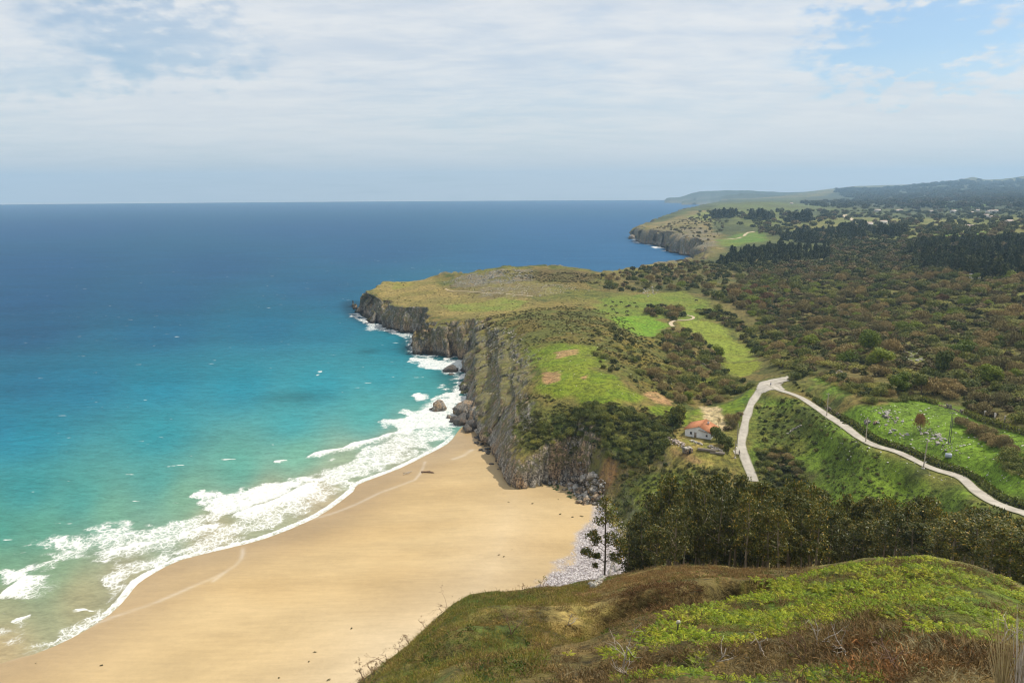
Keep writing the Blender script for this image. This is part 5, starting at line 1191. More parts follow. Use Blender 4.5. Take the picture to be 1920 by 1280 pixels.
for px, py, s_ in ((1098,944,3.2),(1085,942,2.4),(1058,918,1.6),(1040,905,2.6),(1030,906,1.5)):
    rock(POOL_R, 'boulder', px, py, s_, s_ * .8, 'rounded boulder at the sandy edge of the rockfall', 'boulder', 'boulders at the rockfall edge')
def scatter_rocks(name, poly, n, lo, hi, tint, label, cat, mat, world=False, sink=.1):
    P = sample_poly(poly, n, rg, world=world); z = zat(P[:, 0], P[:, 1]) - sink * lo; s_ = lo + (hi - lo) * rg.random(len(P)) ** 2.5
    return stuff(merge_scatter(name, rk_lo, P, z, rg.uniform(0, 6.28, len(P)), s_ * .5, np.array(tint)[None] * rg.uniform(.7, 1.2, (len(P), 1)), mat, rg.integers(0, 6, len(P)), s_ * .45), label, cat)
M_PEB = foliage('pebble_stone', (.8, .8, .8), (1.15, 1.13, 1.1), None, 0, .9, attr=True)
scatter_rocks('pebbles', pp, 5200, .22, .75, (.52, .475, .475), 'bank of pale lilac-grey pebbles along the head of the sand', 'pebbles', M_PEB, True)
scatter_rocks('rubble', bz, 700, .3, 1.0, (.40, .35, .30), 'loose broken stones among the boulders', 'rubble', M_PEB, True)
# limestone in the pastures
def lime(poly, n, lo, hi, phrase, sp=1.2):
    for q in sample_poly(poly, n, rg, spacing=sp):
        s_ = lo + (hi - lo) * rg.random() ** 2; rock(POOL_L, 'boulder', 0, 0, s_, s_ * .6, f'{"larger" if s_ > (lo + hi) * .42 else "small"} pale limestone boulder {phrase}', 'boulder', f'limestone boulders {phrase}', at=q)
lime([(1632,760),(1668,764),(1702,788),(1695,800),(1655,788)], 26, .4, 1.5, 'in the upper left strip of the right field')
lime([(1644,793),(1664,796),(1702,815),(1694,826),(1664,814)], 20, .4, 1.7, 'in the lower left strip of the right field')
lime([(1714,800),(1735,800),(1770,820),(1806,848),(1790,858),(1745,832)], 62, .35, 1.5, 'in the band from the red tree to the lattice pole')
lime([(1570,690),(1600,710),(1610,725),(1590,735),(1560,720)], 22, .6, 1.6, 'on the stony ground above the right lane')
lime([(1195,545),(1225,535),(1238,548),(1215,558)], 34, .8, 2.2, 'on the stony knoll behind the cattle', 2)
lime([(1690,660),(1728,655),(1735,690),(1705,705)], 26, .8, 2.4, 'in the stony gap through the thicket', 2)
lime([(1800,515),(1840,512),(1848,526),(1810,528)], 14, 3, 8, 'in the pale outcrop by the dark pines', 5)
for px, py, w_ in ((1627,792,1.7),(1641,793,1.4),(1662,782,1.5)): rock(POOL_R, 'boulder', px, py, w_ * 1.6, w_, 'grey rounded boulder by the lane wall in the right field', 'boulder', 'grey boulders by the lane wall')
scatter_rocks('limestone_chips', [(1540,780),(1640,765),(1760,752),(1920,812),(1990,850),(1990,980),(1900,950),(1760,900),(1560,870)], 380, .25, .8, (.72, .69, .62), 'small white limestone flecks scattered over the pasture', 'stones', M_PEB)
scatter_rocks('limestone_chips', [(880,545),(960,530),(1060,533),(1110,545),(1010,556),(930,560)], 520, .4, 1.6, (.44, .41, .35), 'pale limestone pavement blocks on the headland', 'stones', M_PEB)
scatter_rocks('limestone_chips', [(830,530),(870,515),(930,506),(1000,508),(1000,526),(900,535)], 620, .6, 2.6, (.27, .265, .23), 'grey limestone blocks on the rocky rise of the headland', 'stones', M_PEB)
scatter_rocks('limestone_chips', [(880,615),(960,620),(995,660),(990,720),(930,760),(880,740),(870,650)], 900, .4, 1.7, (.42, .38, .30), 'grey stones along the lip of the near cliff', 'stones', M_PEB)
scatter_rocks('limestone_chips', [(1000,655),(1100,600),(1200,640),(1300,720),(1200,755),(1020,740)], 300, .25, .7, (.62, .58, .48), 'pale stones on the heath slope', 'stones', M_PEB)
# yard: rows of stacked stone and timber
def heap(pts, wd, n, lo, hi, tint, name, label, cat):
    L = smooth_line(hits(pts), .5); i_ = rg.integers(0, len(L), n); P = L[i_] + rg.normal(0, wd * .35, (n, 2)); h_ = np.maximum(0, 1 - np.hypot(*(P - L[i_]).T) / wd) * rg.random(n) * .9
    s_ = rg.uniform(lo, hi, n); o = merge_scatter(name, rk_lo, P, zat(P[:, 0], P[:, 1]) + h_, rg.uniform(0, 6.28, n), s_ * .5, np.array(tint)[None] * rg.uniform(.45, 1.3, (n, 1)), M_PEB, rg.integers(0, 6, n), s_ * .4); return tag(o, label, cat)
heap([(1250,822),(1268,829),(1282,834)], 1.5, 110, .4, .9, (.60, .50, .42), 'stone_heap', 'long heap of white and brown stones on the grass left of the house', 'stone heap')
heap([(1296,826),(1306,830),(1316,834)], .9, 60, .4, .8, (.64, .58, .50), 'stone_heap', 'shorter row of pale stones right below the house wall', 'stone heap')
heap([(1332,838),(1342,842),(1353,847)], 1.1, 90, .4, .9, (.50, .44, .36), 'stone_heap', 'heap of pale rubble under the round trees by the gateway', 'stone heap')
M_LOG = simple('old_logs', (.16, .13, .10), (.34, .29, .23), 6, .9)
def log_stack(px, py, n, L_, rz, label, tint):
    q = hit3(px, py); e_parts = []
    for k in range(n):
        x = (k % 4 - 1.5) * .34 + rg.uniform(-.08, .08); z = .16 + (k // 4) * .27; a = rg.uniform(-.12, .12); e_parts.append(tube([(-L_ / 2, x - a, z), (L_ / 2, x + a, z)], rg.uniform(.11, .17), 7))
    V_, F_ = cat_geo(e_parts); o = mesh_arrays('log_stack', V_, F_, M_LOG); o.location = q; o.rotation_euler = (0, 0, rz); tag(o, label, 'log stack')
log_stack(1325, 845, 11, 6.0, -.35, 'stack of grey logs lying below the house and stone row', 0); log_stack(1345, 850, 8, 5.0, -.3, 'smaller stack of grey logs ending near the gateway', 0)
def hut():
    q = hit3(1289, 848); e = empty('stone_hut', q, .25); tag(e, 'tiny ruined stone hut with a slab roof in the bare yard', 'hut')
    parts = []
    for s_, y in ((1, 0),):
        for (x0, y0, x1, y1) in ((-1.3,-1,1.3,-1),(1.3,-1,1.3,1),(1.3,1,-1.3,1),(-1.3,1,-1.3,-1)):
            for lv in range(4):
                m_ = 6
                for k in range(m_):
                    f_ = (k + .5 + (lv % 2) * .3) / m_; parts.append(box(x0 + (x1 - x0) * f_, y0 + (y1 - y0) * f_, .2 + lv * .38, .42 + rg.uniform(-.06, .06), .40, .36, rg.uniform(-.1, .1)))
    mesh_arrays('wall', *cat_geo(parts), M_ROCK, smooth=False, parent=e)
    mesh_arrays('roof', *cat_geo([box(-.6, 0, 1.72, 1.5, 2.4, .14, .05), box(.75, .1, 1.76, 1.3, 2.3, .14, -.06)]), M_LIME, smooth=False, parent=e)
    mesh_arrays('doorway', *box(.2, -1.215, .62, .7, .05, 1.15), simple('hut_dark', (.02, .018, .015), (.03, .03, .03)), smooth=False, parent=e)
hut()
# ------------------------------------------------------------------ walls
def dry_wall(pts, h_, th, mat, label, off=0.0, ivy=0, world=None, sz=.55, name='stone_wall', gaps=True):
    L = smooth_line(hits(pts), 1.5) if world is None else world; tn = np.gradient(L, axis=0); tn /= np.linalg.norm(tn, axis=1)[:, None]; L = L + np.stack([-tn[:, 1], tn[:, 0]], 1) * off
    seg = np.concatenate([[0], np.cumsum(np.linalg.norm(np.diff(L, axis=0), axis=1))]); n = int(seg[-1] / sz); lv = max(2, int(h_ / .42)); parts = []
    s_ = np.repeat(np.linspace(0, seg[-1], n), lv); k_ = np.tile(np.arange(lv), n); s_ = s_ + (k_ % 2) * sz * .5 + rg.normal(0, .08, len(s_))
    x = np.interp(s_, seg, L[:, 0]) + rg.normal(0, th * .12, len(s_)); y = np.interp(s_, seg, L[:, 1]) + rg.normal(0, th * .12, len(s_)); z = zat(x, y) + k_ * h_ / lv
    gone = (fb2(s_ / 9, s_ * 0, 2) < .25) & gaps; keep_ = ~(gone & (k_ > 0)); x, y, z = x[keep_], y[keep_], z[keep_]; m_ = len(x)
    root = merge_scatter(name, rk_lo, np.stack([x, y], 1), z, rg.uniform(0, 6.28, m_), rg.uniform(.8, 1.2, m_) * sz * .68, np.ones((m_, 3)), mat, rg.integers(0, 6, m_), np.full(m_, h_ / lv * .8)); tag(root, label, 'wall')
    if ivy:
        s2 = rg.uniform(0, seg[-1], ivy); x = np.interp(s2, seg, L[:, 0]); y = np.interp(s2, seg, L[:, 1]); sd_ = rg.normal(0, th * .55, (ivy, 2)); C_ = np.column_stack([x + sd_[:, 0], y + sd_[:, 1], zat(x, y) + rg.random(ivy) * h_ * 1.1]); D_ = np.column_stack([sd_, np.full(ivy, .3)]); D_ /= np.linalg.norm(D_, axis=1)[:, None]
        k2 = fb2(s2 / 12 + 4, s2 * 0, 2) > .40; V_, F_ = leaves(C_[k2], D_[k2], .55, 1.3, rg, .7); mesh_arrays('ivy', V_, F_, M_EVER, smooth=False, parent=root)
    return root
dry_wall(None, 1.5, 1.0, M_ROCK, 'long dark ivy-grown stone wall along the upper side of the right lane', 3.3, 9000, pb_[10:, :2][::2])
dry_wall([(1718,747),(1750,757),(1790,768),(1840,789),(1880,802),(1930,818)], 1.5, 1.0, M_ROCK, 'dark stone wall closing the top of the right field', 0, 3500)
dry_wall([(1476,814),(1484,808),(1492,803),(1503,798)], .8, 1.0, M_LIME, 'short pale broken wall alone on the rough hill')
dry_wall([(1108,1098),(1125,1092),(1142,1080),(1155,1071),(1166,1064)], .7, .7, M_LIME, 'low pale wall climbing past the lone tree', 0, 0, None, .4, 'stone_wall', False)
dry_wall([(1290,665),(1310,676),(1330,690),(1350,700),(1372,708)], .9, .8, M_ROCK, 'dark field wall along the edge of the lower meadow', 0, 600)
for px, py, lab in ((1846,781,'pale concrete gatepost in the wall of the right field'), (1865,786,'weathered fence post right of the pale gatepost'), (1884,791,'last weathered fence post before the field corner')):
    q = hit3(px, py); o = mesh_arrays('fence_post', *cat_geo([box(0, 0, .9, .42, .42, 1.9, 0, .9), box(0, 0, 1.9, .5, .5, .1)]), M_CONC if 'pale' in lab else M_GREYW, smooth=False); o.location = q; tag(o, lab, 'post')
# ------------------------------------------------------------------ poles
def pole(px, py, h_, label, arm=True, lean=0.0):
    q = hit3(px, py); e = empty('power_pole', (q[0], q[1], q[2] - .1), rg.uniform(-.4, .2)); e.rotation_euler[1] = lean; tag(e, label, 'pole')
    mesh_arrays('shaft', *tube([(0, 0, 0), (0, 0, h_ * .5), (0, 0, h_)], [.17, .15, .11], 9), M_GREYW, parent=e)
    mesh_arrays('footing', *box(0, 0, .12, .7, .7, .35), M_CONC, smooth=False, parent=e)
    if arm:
        a = mesh_arrays('crossarm', *cat_geo([box(0, .14, h_ - .5, 1.3, .1, .12)]), M_GREYW, smooth=False, parent=e)
        for x in (-.55, 0, .55): mesh_arrays('insulator', *tube([(x, .14, h_ - .44), (x, .14, h_ - .36), (x, .14, h_ - .25)], [.05, .07, .03], 7), M_CONC, parent=a)
pole(1550, 780, 8.5, 'pale wooden pole at the upper bend of the right lane'); pole(1623, 829, 8.0, 'pale wooden pole on the middle stretch of the right lane')
pole(1731, 878, 8.5, 'pale wooden pole nearest the grove on the right lane', True, .05); pole(1382, 834, 8.0, 'grey pole beside the dark trees at the house gateway', False); pole(1378, 858, 6.0, 'thin grey pole below the gateway on the left lane', False)
def lattice():
    q = hit3(1780, 830); e = empty('power_pole', q, .3); tag(e, 'dark two-legged lattice pole standing in the right field', 'pole'); h_ = 9.0
    M_ST = simple('dark_steel', (.07, .075, .075), (.13, .13, .13), 2, .6)
    for x in (-.38, .38): mesh_arrays('leg', *tube([(x, 0, 0), (x * .8, 0, h_ * .5), (x * .55, 0, h_)], [.10, .09, .07], 6), M_ST, parent=e)
    br = []
    for k in range(12):
        z0, z1 = h_ * k / 12, h_ * (k + 1) / 12; s_ = 1 if k % 2 else -1; br.append(tube([(-.36 * s_ * (1 - .04 * k), 0, z0), (.36 * s_ * (1 - .04 * k), 0, z1)], .035, 4))
    mesh_arrays('bracing', *cat_geo(br), M_ST, parent=e); a = mesh_arrays('crossarm', *box(0, 0, h_ + .05, 2.2, .12, .12), M_ST, smooth=False, parent=e)
    for x in (-.95, 0, .95): mesh_arrays('insulator', *tube([(x, 0, h_ + .1), (x, 0, h_ + .22), (x, 0, h_ + .35)], [.06, .09, .04], 7), M_CONC, parent=a)
lattice()
# ------------------------------------------------------------------ wrapped bale, driftwood, seaweed
def bale():
    q = hit3(1778, 858); th = np.arange(20) * 2 * np.pi / 20; rr_ = [0.0, .62, .74, .80, .82, .80, .74, .62, 0.0]; xs = [-1.0, -1.0, -.95, -.8, 0, .8, .95, 1.0, 1.0]
    V_ = np.array([(x, r_ * math.cos(t_), .80 + r_ * math.sin(t_)) for x, r_ in zip(xs, rr_) for t_ in th]); i = np.arange(8)[:, None] * 20; j = np.arange(20)[None]; F_ = np.stack([i + j, i + (j + 1) % 20, i + 20 + (j + 1) % 20, i + 20 + j], -1).reshape(-1, 4)
    V_[:, 1:] *= (1 + .05 * (vn3(V_[:, 0] * 5 + 9, V_[:, 1] * 4 + 9, V_[:, 2] * 4) - .5))[:, None]
    o = mesh_arrays('wrapped_bale', V_, F_, simple('bale_film', (.27, .31, .37), (.42, .46, .52), 3, .35, .5, .4, .04)); o.location = q; o.scale = (.85,) * 3; o.rotation_euler = (0, 0, -.5); tag(o, 'pale blue-grey rounded bale lying alone on the right field', 'bale')
bale()
def logs(px, py, specs, label, mat=None, name='driftwood'):
    q = hit3(px, py); V_, F_ = cat_geo([tube([(x - L_ / 2 * math.cos(a), y - L_ / 2 * math.sin(a), r_ * .7), (x, y + .1, r_ * .9 + up_), (x + L_ / 2 * math.cos(a), y + L_ / 2 * math.sin(a), r_ * .7 + up_)], [r_, r_ * .9, r_ * .5], 7) for x, y, L_, a, r_, up_ in specs]); o = mesh_arrays(name, V_, F_, mat or M_DRIFT); o.location = q; tag(o, label, 'driftwood')
logs(763, 887, [(0, 0, 4.2, 1.0, .16, .1), (1.0, .3, 3.8, 1.1, .14, .2), (-.8, .4, 1.6, .2, .10, .1)], 'two grey planks crossed on the wet sand at the water line', M_GREYW)
logs(802, 886, [(0, 0, 5.5, -.25, .30, .1), (.8, .4, 3.0, -.5, .2, .25), (-1.4, .2, 2.2, .4, .16, .2)], 'long reddish-brown log on the sand just above the water line')
WEED = [dome(700 + k, 240, .22, 2.0, .35, 5) for k in range(3)]
M_WEED = simple('seaweed_strands', (.06, .055, .018), (.13, .11, .035), 2, .6)
for px, py, s_, wh in ((659,1178,1.0,'alone below the hill crest'),(590,1222,.8,'paired above the lower frame'),(579,1240,.7,'paired above the lower frame'),(191,1247,1.0,'nearest the swash at lower left'),(67,1243,.5,'nearest the corner of the sand'),(998,944,1.1,'in the middle of the upper beach'),(954,941,.7,'left of the middle clump on the upper beach'),(1050,964,1.3,'between the damp hollow and the rockfall'),(1074,969,1.0,'near the pebble edge'),(1091,968,1.2,'at the pebble edge'),(1047,936,.6,'just below the rockfall'),(617,1274,.9,'at the lower edge of the photo'),(523,1270,.7,'low on the open sand'),(860,1136,.5,'on the dry sand near the pebbles'),(935,1040,.8,'in a faint row across the sand'),(945,1043,.8,'in a faint row across the sand'),(960,1030,.5,'in a faint row across the sand'),(848,1118,.5,'on the dry sand near the pebbles')):
    q = hit3(px, py); V_, F_ = WEED[int(rg.integers(3))]; o = mesh_arrays('seaweed_clump', V_, F_, M_WEED, smooth=False); s_ *= .75; o.location = q; o.scale = (s_, s_ * rg.uniform(.5, .8), s_); o.rotation_euler = (0, 0, rg.uniform(0, 6)); tag(o, f'small dark seaweed clump {wh}', 'seaweed', 'seaweed clumps on the sand')
GW = [dome(710 + k, 160, .26, 1.6, .4, 4) for k in range(2)]; M_ALG = simple('green_weed', (.05, .10, .025), (.11, .17, .05), 2, .6)
q_ = sample_poly([(1022,908),(1050,906),(1085,935),(1075,940),(1045,922)], 26, rg)
for q in q_:
    V_, F_ = GW[int(rg.integers(2))]; o = mesh_arrays('seaweed_clump', V_, F_, M_ALG, smooth=False); s_ = rg.uniform(.5, 1.2); o.location = (q[0], q[1], float(zat(*q))); o.scale = (s_, s_, s_); tag(o, 'bright green weedy clump at the sandy foot of the rockfall', 'seaweed', 'green weed at the rockfall foot')
# ------------------------------------------------------------------ cattle and walkers
def skin_mesh(name, verts, edges, radii, mat, root=0, sub=1):
    me = bpy.data.meshes.new(name); me.from_pydata(verts, edges, []); o = bpy.data.objects.new(name, me); COL.objects.link(o)
    sk = o.modifiers.new('skin', 'SKIN'); sk.use_smooth_shade = True; sb = o.modifiers.new('sub', 'SUBSURF'); sb.levels = sub; sb.render_levels = sub
    for k, r_ in enumerate(radii):
        s_ = me.skin_vertices[0].data[k]; s_.radius = (r_, r_) if not isinstance(r_, tuple) else r_; s_.use_root = (k == root)
    bpy.context.view_layer.update(); dg = bpy.context.evaluated_depsgraph_get(); nm = bpy.data.meshes.new_from_object(o.evaluated_get(dg)); bpy.data.objects.remove(o)
    nm.name = name; nm.materials.clear(); nm.materials.append(mat)
    for p in nm.polygons: p.use_smooth = True
    return nm
M_COW = simple('dark_hide', (.018, .013, .010), (.05, .032, .02), 2, .7)
def cow_mesh(graze):
    hd = [(1.15, 0, 1.25), (1.40, 0, .75 if graze else 1.45), (1.62, 0, .30 if graze else 1.42)]
    v = [(-.05, 0, 1.02), (.55, 0, 1.05), (-.7, 0, 1.08), hd[0], hd[1], hd[2], (-.95, 0, 1.15), (-1.05, 0, .55)]; e = [(0, 1), (0, 2), (1, 3), (3, 4), (4, 5), (2, 6), (6, 7)]; r_ = [.40, .38, .36, .22, .15, .09, .05, .04]
    for sx_, par in ((.55, 1), (-.75, 2)):
        for y in (.22, -.22):
            b = len(v); v += [(sx_, y, .72), (sx_ + (.02 if sx_ > 0 else -.08), y, .38), (sx_, y, .03)]; e += [(par, b), (b, b + 1), (b + 1, b + 2)]; r_ += [.15, .075, .06]
    for y in (.18, -.18): b = len(v); v.append((hd[1][0] - .06, y, hd[1][2] + .12)); e.append((4, b)); r_.append(.035)
    return skin_mesh('cow', v, e, r_, M_COW)
COWS = [cow_mesh(True), cow_mesh(False)]
for k, (px, py, wh) in enumerate(((1134.5,575,'leftmost of the herd by the heath edge'),(1146,577,'second from the left of the herd'),(1149,568,'highest on the left of the meadow'),(1155,575,'beside the second animal from the left'),(1165,568.5,'on the pale track line at the top'),(1174,577,'left of a close pair'),(1177,576,'right of a close pair'),(1181,575,'just right of the close pair'),(1190,570,'highest on the right near the copse'),(1150,582.5,'alone in the middle of the meadow'),(1175,586,'below the close pair'),(1157,589,'low on the left of the meadow'),(1177,593,'lowest of the herd'),(1193,577,'beside the copse'),(1306,565,'apart from the herd on the knoll slope'))):
    q = hit3(px, py); o = bpy.data.objects.new('cow', COWS[k % 3 == 2]); COL.objects.link(o); o.location = q; o.rotation_euler = (0, 0, rg.choice([.2, 3.0, -.4, 2.6])); o.scale = (1.1,) * 3; tag(o, f'dark cow grazing {wh}', 'cow', 'cattle grazing in the meadow')
def walker(px, py, shirt, label, rz):
    q = hit3(px, py); v = [(0, 0, .95), (0, 0, 1.2), (0, .01, 1.42), (0, .02, 1.53), (0, 0, 1.62), (0, -.01, 1.74)]; e = [(0, 1), (1, 2), (2, 3), (3, 4), (4, 5)]; r_ = [(.15, .11), (.14, .10), (.15, .09), .055, .085, .08]
    for s_ in (1, -1):
        b = len(v); v += [(s_ * .10, 0, .88), (s_ * .11, s_ * .12, .48), (s_ * .11, s_ * .20 + .03, .07), (s_ * .12, s_ * .20 - .12, .03)]; e += [(0, b), (b, b + 1), (b + 1, b + 2), (b + 2, b + 3)]; r_ += [.095, .065, .045, .04]
        b = len(v); v += [(s_ * .20, 0, 1.38), (s_ * .25, -s_ * .04, 1.10), (s_ * .25, -s_ * .14, .84)]; e += [(2, b), (b, b + 1), (b + 1, b + 2)]; r_ += [.06, .045, .04]
    M_P, t, out = new_mat('walker_cloth'); tcn = t.new('ShaderNodeTexCoord').outputs['Object']; sp = t.new('ShaderNodeSeparateXYZ'); t.put(sp.inputs[0], tcn)
    c = t.mix(t.math('GREATER_THAN', sp.outputs[2], .93), (.035, .04, .06, 1), (*shirt, 1)); c = t.mix(t.math('GREATER_THAN', sp.outputs[2], 1.5), c, (.42, .27, .19, 1)); principled(t, out, c, .8)
    o = bpy.data.objects.new('person', skin_mesh('person', v, e, r_, M_P)); COL.objects.link(o); o.location = q; o.rotation_euler = (0, 0, rz); tag(o, label, 'person')
    hair = mesh_arrays('hair', *[(lambda g: (g[0] * np.array([.10, .115, .11]) + np.array([0, .02, 1.745]), g[1]))(rock_geo(5, 6, 1, .1))][0], simple('dark_hair', (.02, .015, .01), (.04, .03, .02)), parent=o)
walker(1445, 724, (.05, .08, .20), 'person in dark blue walking on the pale road fork', .6); walker(1386, 853, (.03, .03, .035), 'person in dark clothes walking below the house gateway', -.3)
# ------------------------------------------------------------------ far houses
M_FW = simple('far_white_wall', (.50, .48, .45), (.60, .58, .55), .3, .9); M_FT = simple('far_tile_roof', (.40, .30, .24), (.50, .40, .33), .4, .9); M_FG = simple('far_pane', (.04, .05, .06), (.06, .07, .08), 1, .3)
def far_house(px, py, w_, d_, h_, rz, label, wallm=None):
    q = hit3(px, py, 1500); e = empty('house', (q[0], q[1], q[2] - 1.0), rz); tag(e, label, 'house'); h2 = h_ + 1
    mesh_arrays('wall', *box(0, 0, h2 / 2, w_, d_, h2), wallm or M_FW, smooth=False, parent=e)
    v = np.array([(-w_ / 2 - .4, -d_ / 2 - .5, h2), (w_ / 2 + .4, -d_ / 2 - .5, h2), (w_ / 2 + .4, d_ / 2 + .5, h2), (-w_ / 2 - .4, d_ / 2 + .5, h2), (-w_ / 2 - .4, 0, h2 + d_ * .28), (w_ / 2 + .4, 0, h2 + d_ * .28)])
    bm = bmesh.new(); vs = [bm.verts.new(x) for x in v]
    for f in ((0, 1, 5, 4), (2, 3, 4, 5), (0, 4, 3), (1, 2, 5), (3, 2, 1, 0)): bm.faces.new([vs[k] for k in f])
    me = bpy.data.meshes.new('roof'); bm.to_mesh(me); bm.free(); me.materials.append(M_FT); o = bpy.data.objects.new('roof', me); COL.objects.link(o); o.parent = e
    for k in range(3): mesh_arrays('window', *box(-w_ / 3 + k * w_ / 3, -d_ / 2 - .02, h2 * .6, w_ * .1, .1, 1.4), M_FG, smooth=False, parent=e)
for px, py, w_, h_, wh in ((1645,397,26,8,'left of the pair under the wooded ridge'),(1672,391,22,7,'highest of the hamlet under the ridge'),(1682,397,16,6,'between the two hamlets'),(1688,396,20,6,'at the right end of the first hamlet'),(1745,399,18,8,'alone among dark trees in mid plain'),(1787,399,26,9,'largest and brightest at the foot of the ridge'),(1821,401,16,7,'right of the brightest house'),(1833,397,14,7,'above the gap in the second hamlet'),(1852,399,16,7,'left end of the bright row'),(1859,399,16,8,'middle of the bright row'),(1867,398,16,7,'right end of the bright row'),(1849,408,14,8,'below the bright row'),(1858,410,14,6,'lowest below the bright row'),(1655,421,24,9,'beside the dual carriageway end'),(1628,424,22,8,'where the dark pines part'),(1892,419,16,6,'at the far right of the plain'),(1814,450,18,5,'grey-white beside the small bright field'),(1822,450,14,5,'right of the grey-white house by the bright field'),(1597,456,12,6,'orange-lit in the gap of the pines'),(1484,383,20,7,'pale speck on the far green slope'),(1536,381,20,7,'right speck on the far green slope')):
    far_house(px, py, w_ * .72, 8, h_ * .8, rg.uniform(-.5, .5), f'far white house {wh}')
def viaduct():
    q = hit3(1720, 434, 1500)
# ------------------------------------------------------------------ distant capes
def cape(pts, rr, base_py, depth, label):
    n_ = 140; px = np.linspace(pts[0][0], pts[-1][0], n_); py = np.interp(px, [p[0] for p in pts], [p[1] for p in pts]); a = np.array([px_az(p, q) for p, q in zip(px, py)]); zt = np.array([H - px_T(p, q) * rr for p, q in zip(px, py)]); zt = zt + (fb2(px / 9, px * 0, 4) - .5) * 10
    prf = [(-.5, -3), (-.46, .35), (-.30, .62), (-.1, .9), (0, 1), (.25, .85), (.6, .4), (1, -.05)]; V_ = []
    for k, (dd, hf) in enumerate(prf):
        r_ = rr + dd * depth + (fb2(px / 14 + k * 5, px * 0 + k, 3) - .5) * depth * .25; z = np.where(hf < 0, -3, np.maximum(zt, 4) * hf); V_.append(np.stack([r_ * np.sin(a), r_ * np.cos(a), z], 1))
    V_ = np.stack(V_, 0); m_ = len(prf); i = np.arange(m_ - 1)[:, None] * n_ + np.arange(n_ - 1)[None]; F_ = np.stack([i, i + 1, i + n_ + 1, i + n_], -1).reshape(-1, 4); N_ = V_.reshape(-1, 3)
    col = np.tile(np.array([.045, .055, .034]), (len(N_), 1)) * rg.uniform(.8, 1.2, (len(N_), 1)); o = mesh_arrays('hills', N_, F_, M_GROUND, dict(col=col, rock=np.repeat([.6, .4, .1, 0, 0, 0, 0, 0], n_))); structure(o, label, 'hills')
cape([(1246,376),(1250,371),(1275,370),(1292,364),(1312,359),(1360,357),(1400,357),(1430,359),(1480,361),(1540,359),(1600,356),(1660,356)], 10500, 380, 1600, 'faint blue cape where the coast meets the horizon')
cape([(1278,379),(1284,376),(1310,375),(1340,371),(1370,365),(1395,362),(1420,364),(1450,366),(1500,365),(1560,362),(1620,360),(1680,362)], 8600, 384, 1200, 'hazy blue headland in front of the faintest cape')

# ------------------------------------------------------------------ foreground hillside plants
def fern(seed, nf=6, npair=7):
    rg_ = np.random.default_rng(seed); Vs, n_ = [], 0
    for k in range(nf):
        a = 6.283 * k / nf + rg_.uniform(-.4, .4); L_ = rg_.uniform(.75, 1.1); up_ = rg_.uniform(.45, .95); u = np.linspace(.18, 1, npair); rad = L_ * u; z = up_ * (1.25 * u - .85 * u * u)
        ax = np.array([math.cos(a), math.sin(a)]); pr = np.array([-ax[1], ax[0]])
        for j in range(npair):
            c = np.array([*(ax * rad[j]), z[j]]); wd = .30 * L_ * (1 - u[j]) ** .8 + .05; hw = .075 * L_
            for s_ in (1, -1):
                tip = c + np.array([*(pr * s_ * wd + ax * wd * .45), -.06 - .1 * rg_.random()]); b1 = c - np.array([*(ax * hw), 0]); b2 = c + np.array([*(ax * hw), 0]); Vs += [b1, (b1 + tip) / 2 + np.array([*(-ax * hw * .4), .015]), tip, b2]
    V_ = np.array(Vs); return V_, np.arange(len(V_)).reshape(-1, 4)
def sticks(seed, n, L_, wd, upb, bend=.4):
    rg_ = np.random.default_rng(seed); o = np.stack([rg_.normal(0, .32, n), rg_.normal(0, .32, n), rg_.uniform(0, .12, n)], 1); d = rand_dirs(rg_, n); d[:, 2] = np.abs(d[:, 2]) * upb + .12; d /= np.linalg.norm(d, axis=1)[:, None]
    ln = (rg_.uniform(.4, 1.1, n) * L_)[:, None]; mid = o + d * ln * .55 + rand_dirs(rg_, n) * ln * .12; tip = o + d * ln; tip[:, 2] -= bend * ln[:, 0] * rg_.random(n); sd_ = np.cross(d, rand_dirs(rg_, n)); sd_ /= np.linalg.norm(sd_, axis=1)[:, None] + 1e-9
    V_ = np.stack([o, mid + sd_ * wd * .5, tip, mid - sd_ * wd * .5], 1).reshape(-1, 3); return V_, np.arange(4 * n).reshape(-1, 4)
def weed(seed, n=22, s_=.16):
    rg_ = np.random.default_rng(seed); d = rand_dirs(rg_, n); d[:, 2] = np.abs(d[:, 2]); P_ = d * np.array([.42, .42, .34]) * rg_.uniform(.5, 1, n)[:, None]; return leaves(P_, d, s_, 1.6, rg_, .6)
FERNS = [fern(800 + k) for k in range(5)]; DEADF = [sticks(810 + k, 34, .75, .045, .9, .35) for k in range(5)]; TWIG = [sticks(820 + k, 26, .9, .028, .8, .25) for k in range(4)]; GRASSP = [sticks(830 + k, 18, .55, .035, 1.8, .25) for k in range(4)]; WEEDP = [weed(840 + k) for k in range(4)]
HR = 135.0
def cover(poly, dens, lo, hi, thr, ns, inv=False, edge=1.2):
    P = hits(poly); lo_, hi_ = P.min(0), P.max(0); area = (hi_ - lo_).prod(); n_ = int(area * dens); q = rg.uniform(lo_, hi_, (n_, 2)); d, _ = poly_sd(q[:, 0], q[:, 1], P); nz_ = fb2(q[:, 0] / ns + 7, q[:, 1] / ns, 4)
    ok = (d + (nz_ - .5) * edge * 6 > 0); ok &= (nz_ < thr) if inv else (nz_ > thr)
    r_ = np.hypot(q[:, 0], q[:, 1]); ok &= (r_ > 13) & (r_ < HR) & (zat(q[:, 0], q[:, 1]) > 20); q = q[ok]
    # thin out with distance only where plants become smaller than a pixel
    return q, lo + (hi - lo) * rg.random(len(q)) ** 1.3
LAY = {}
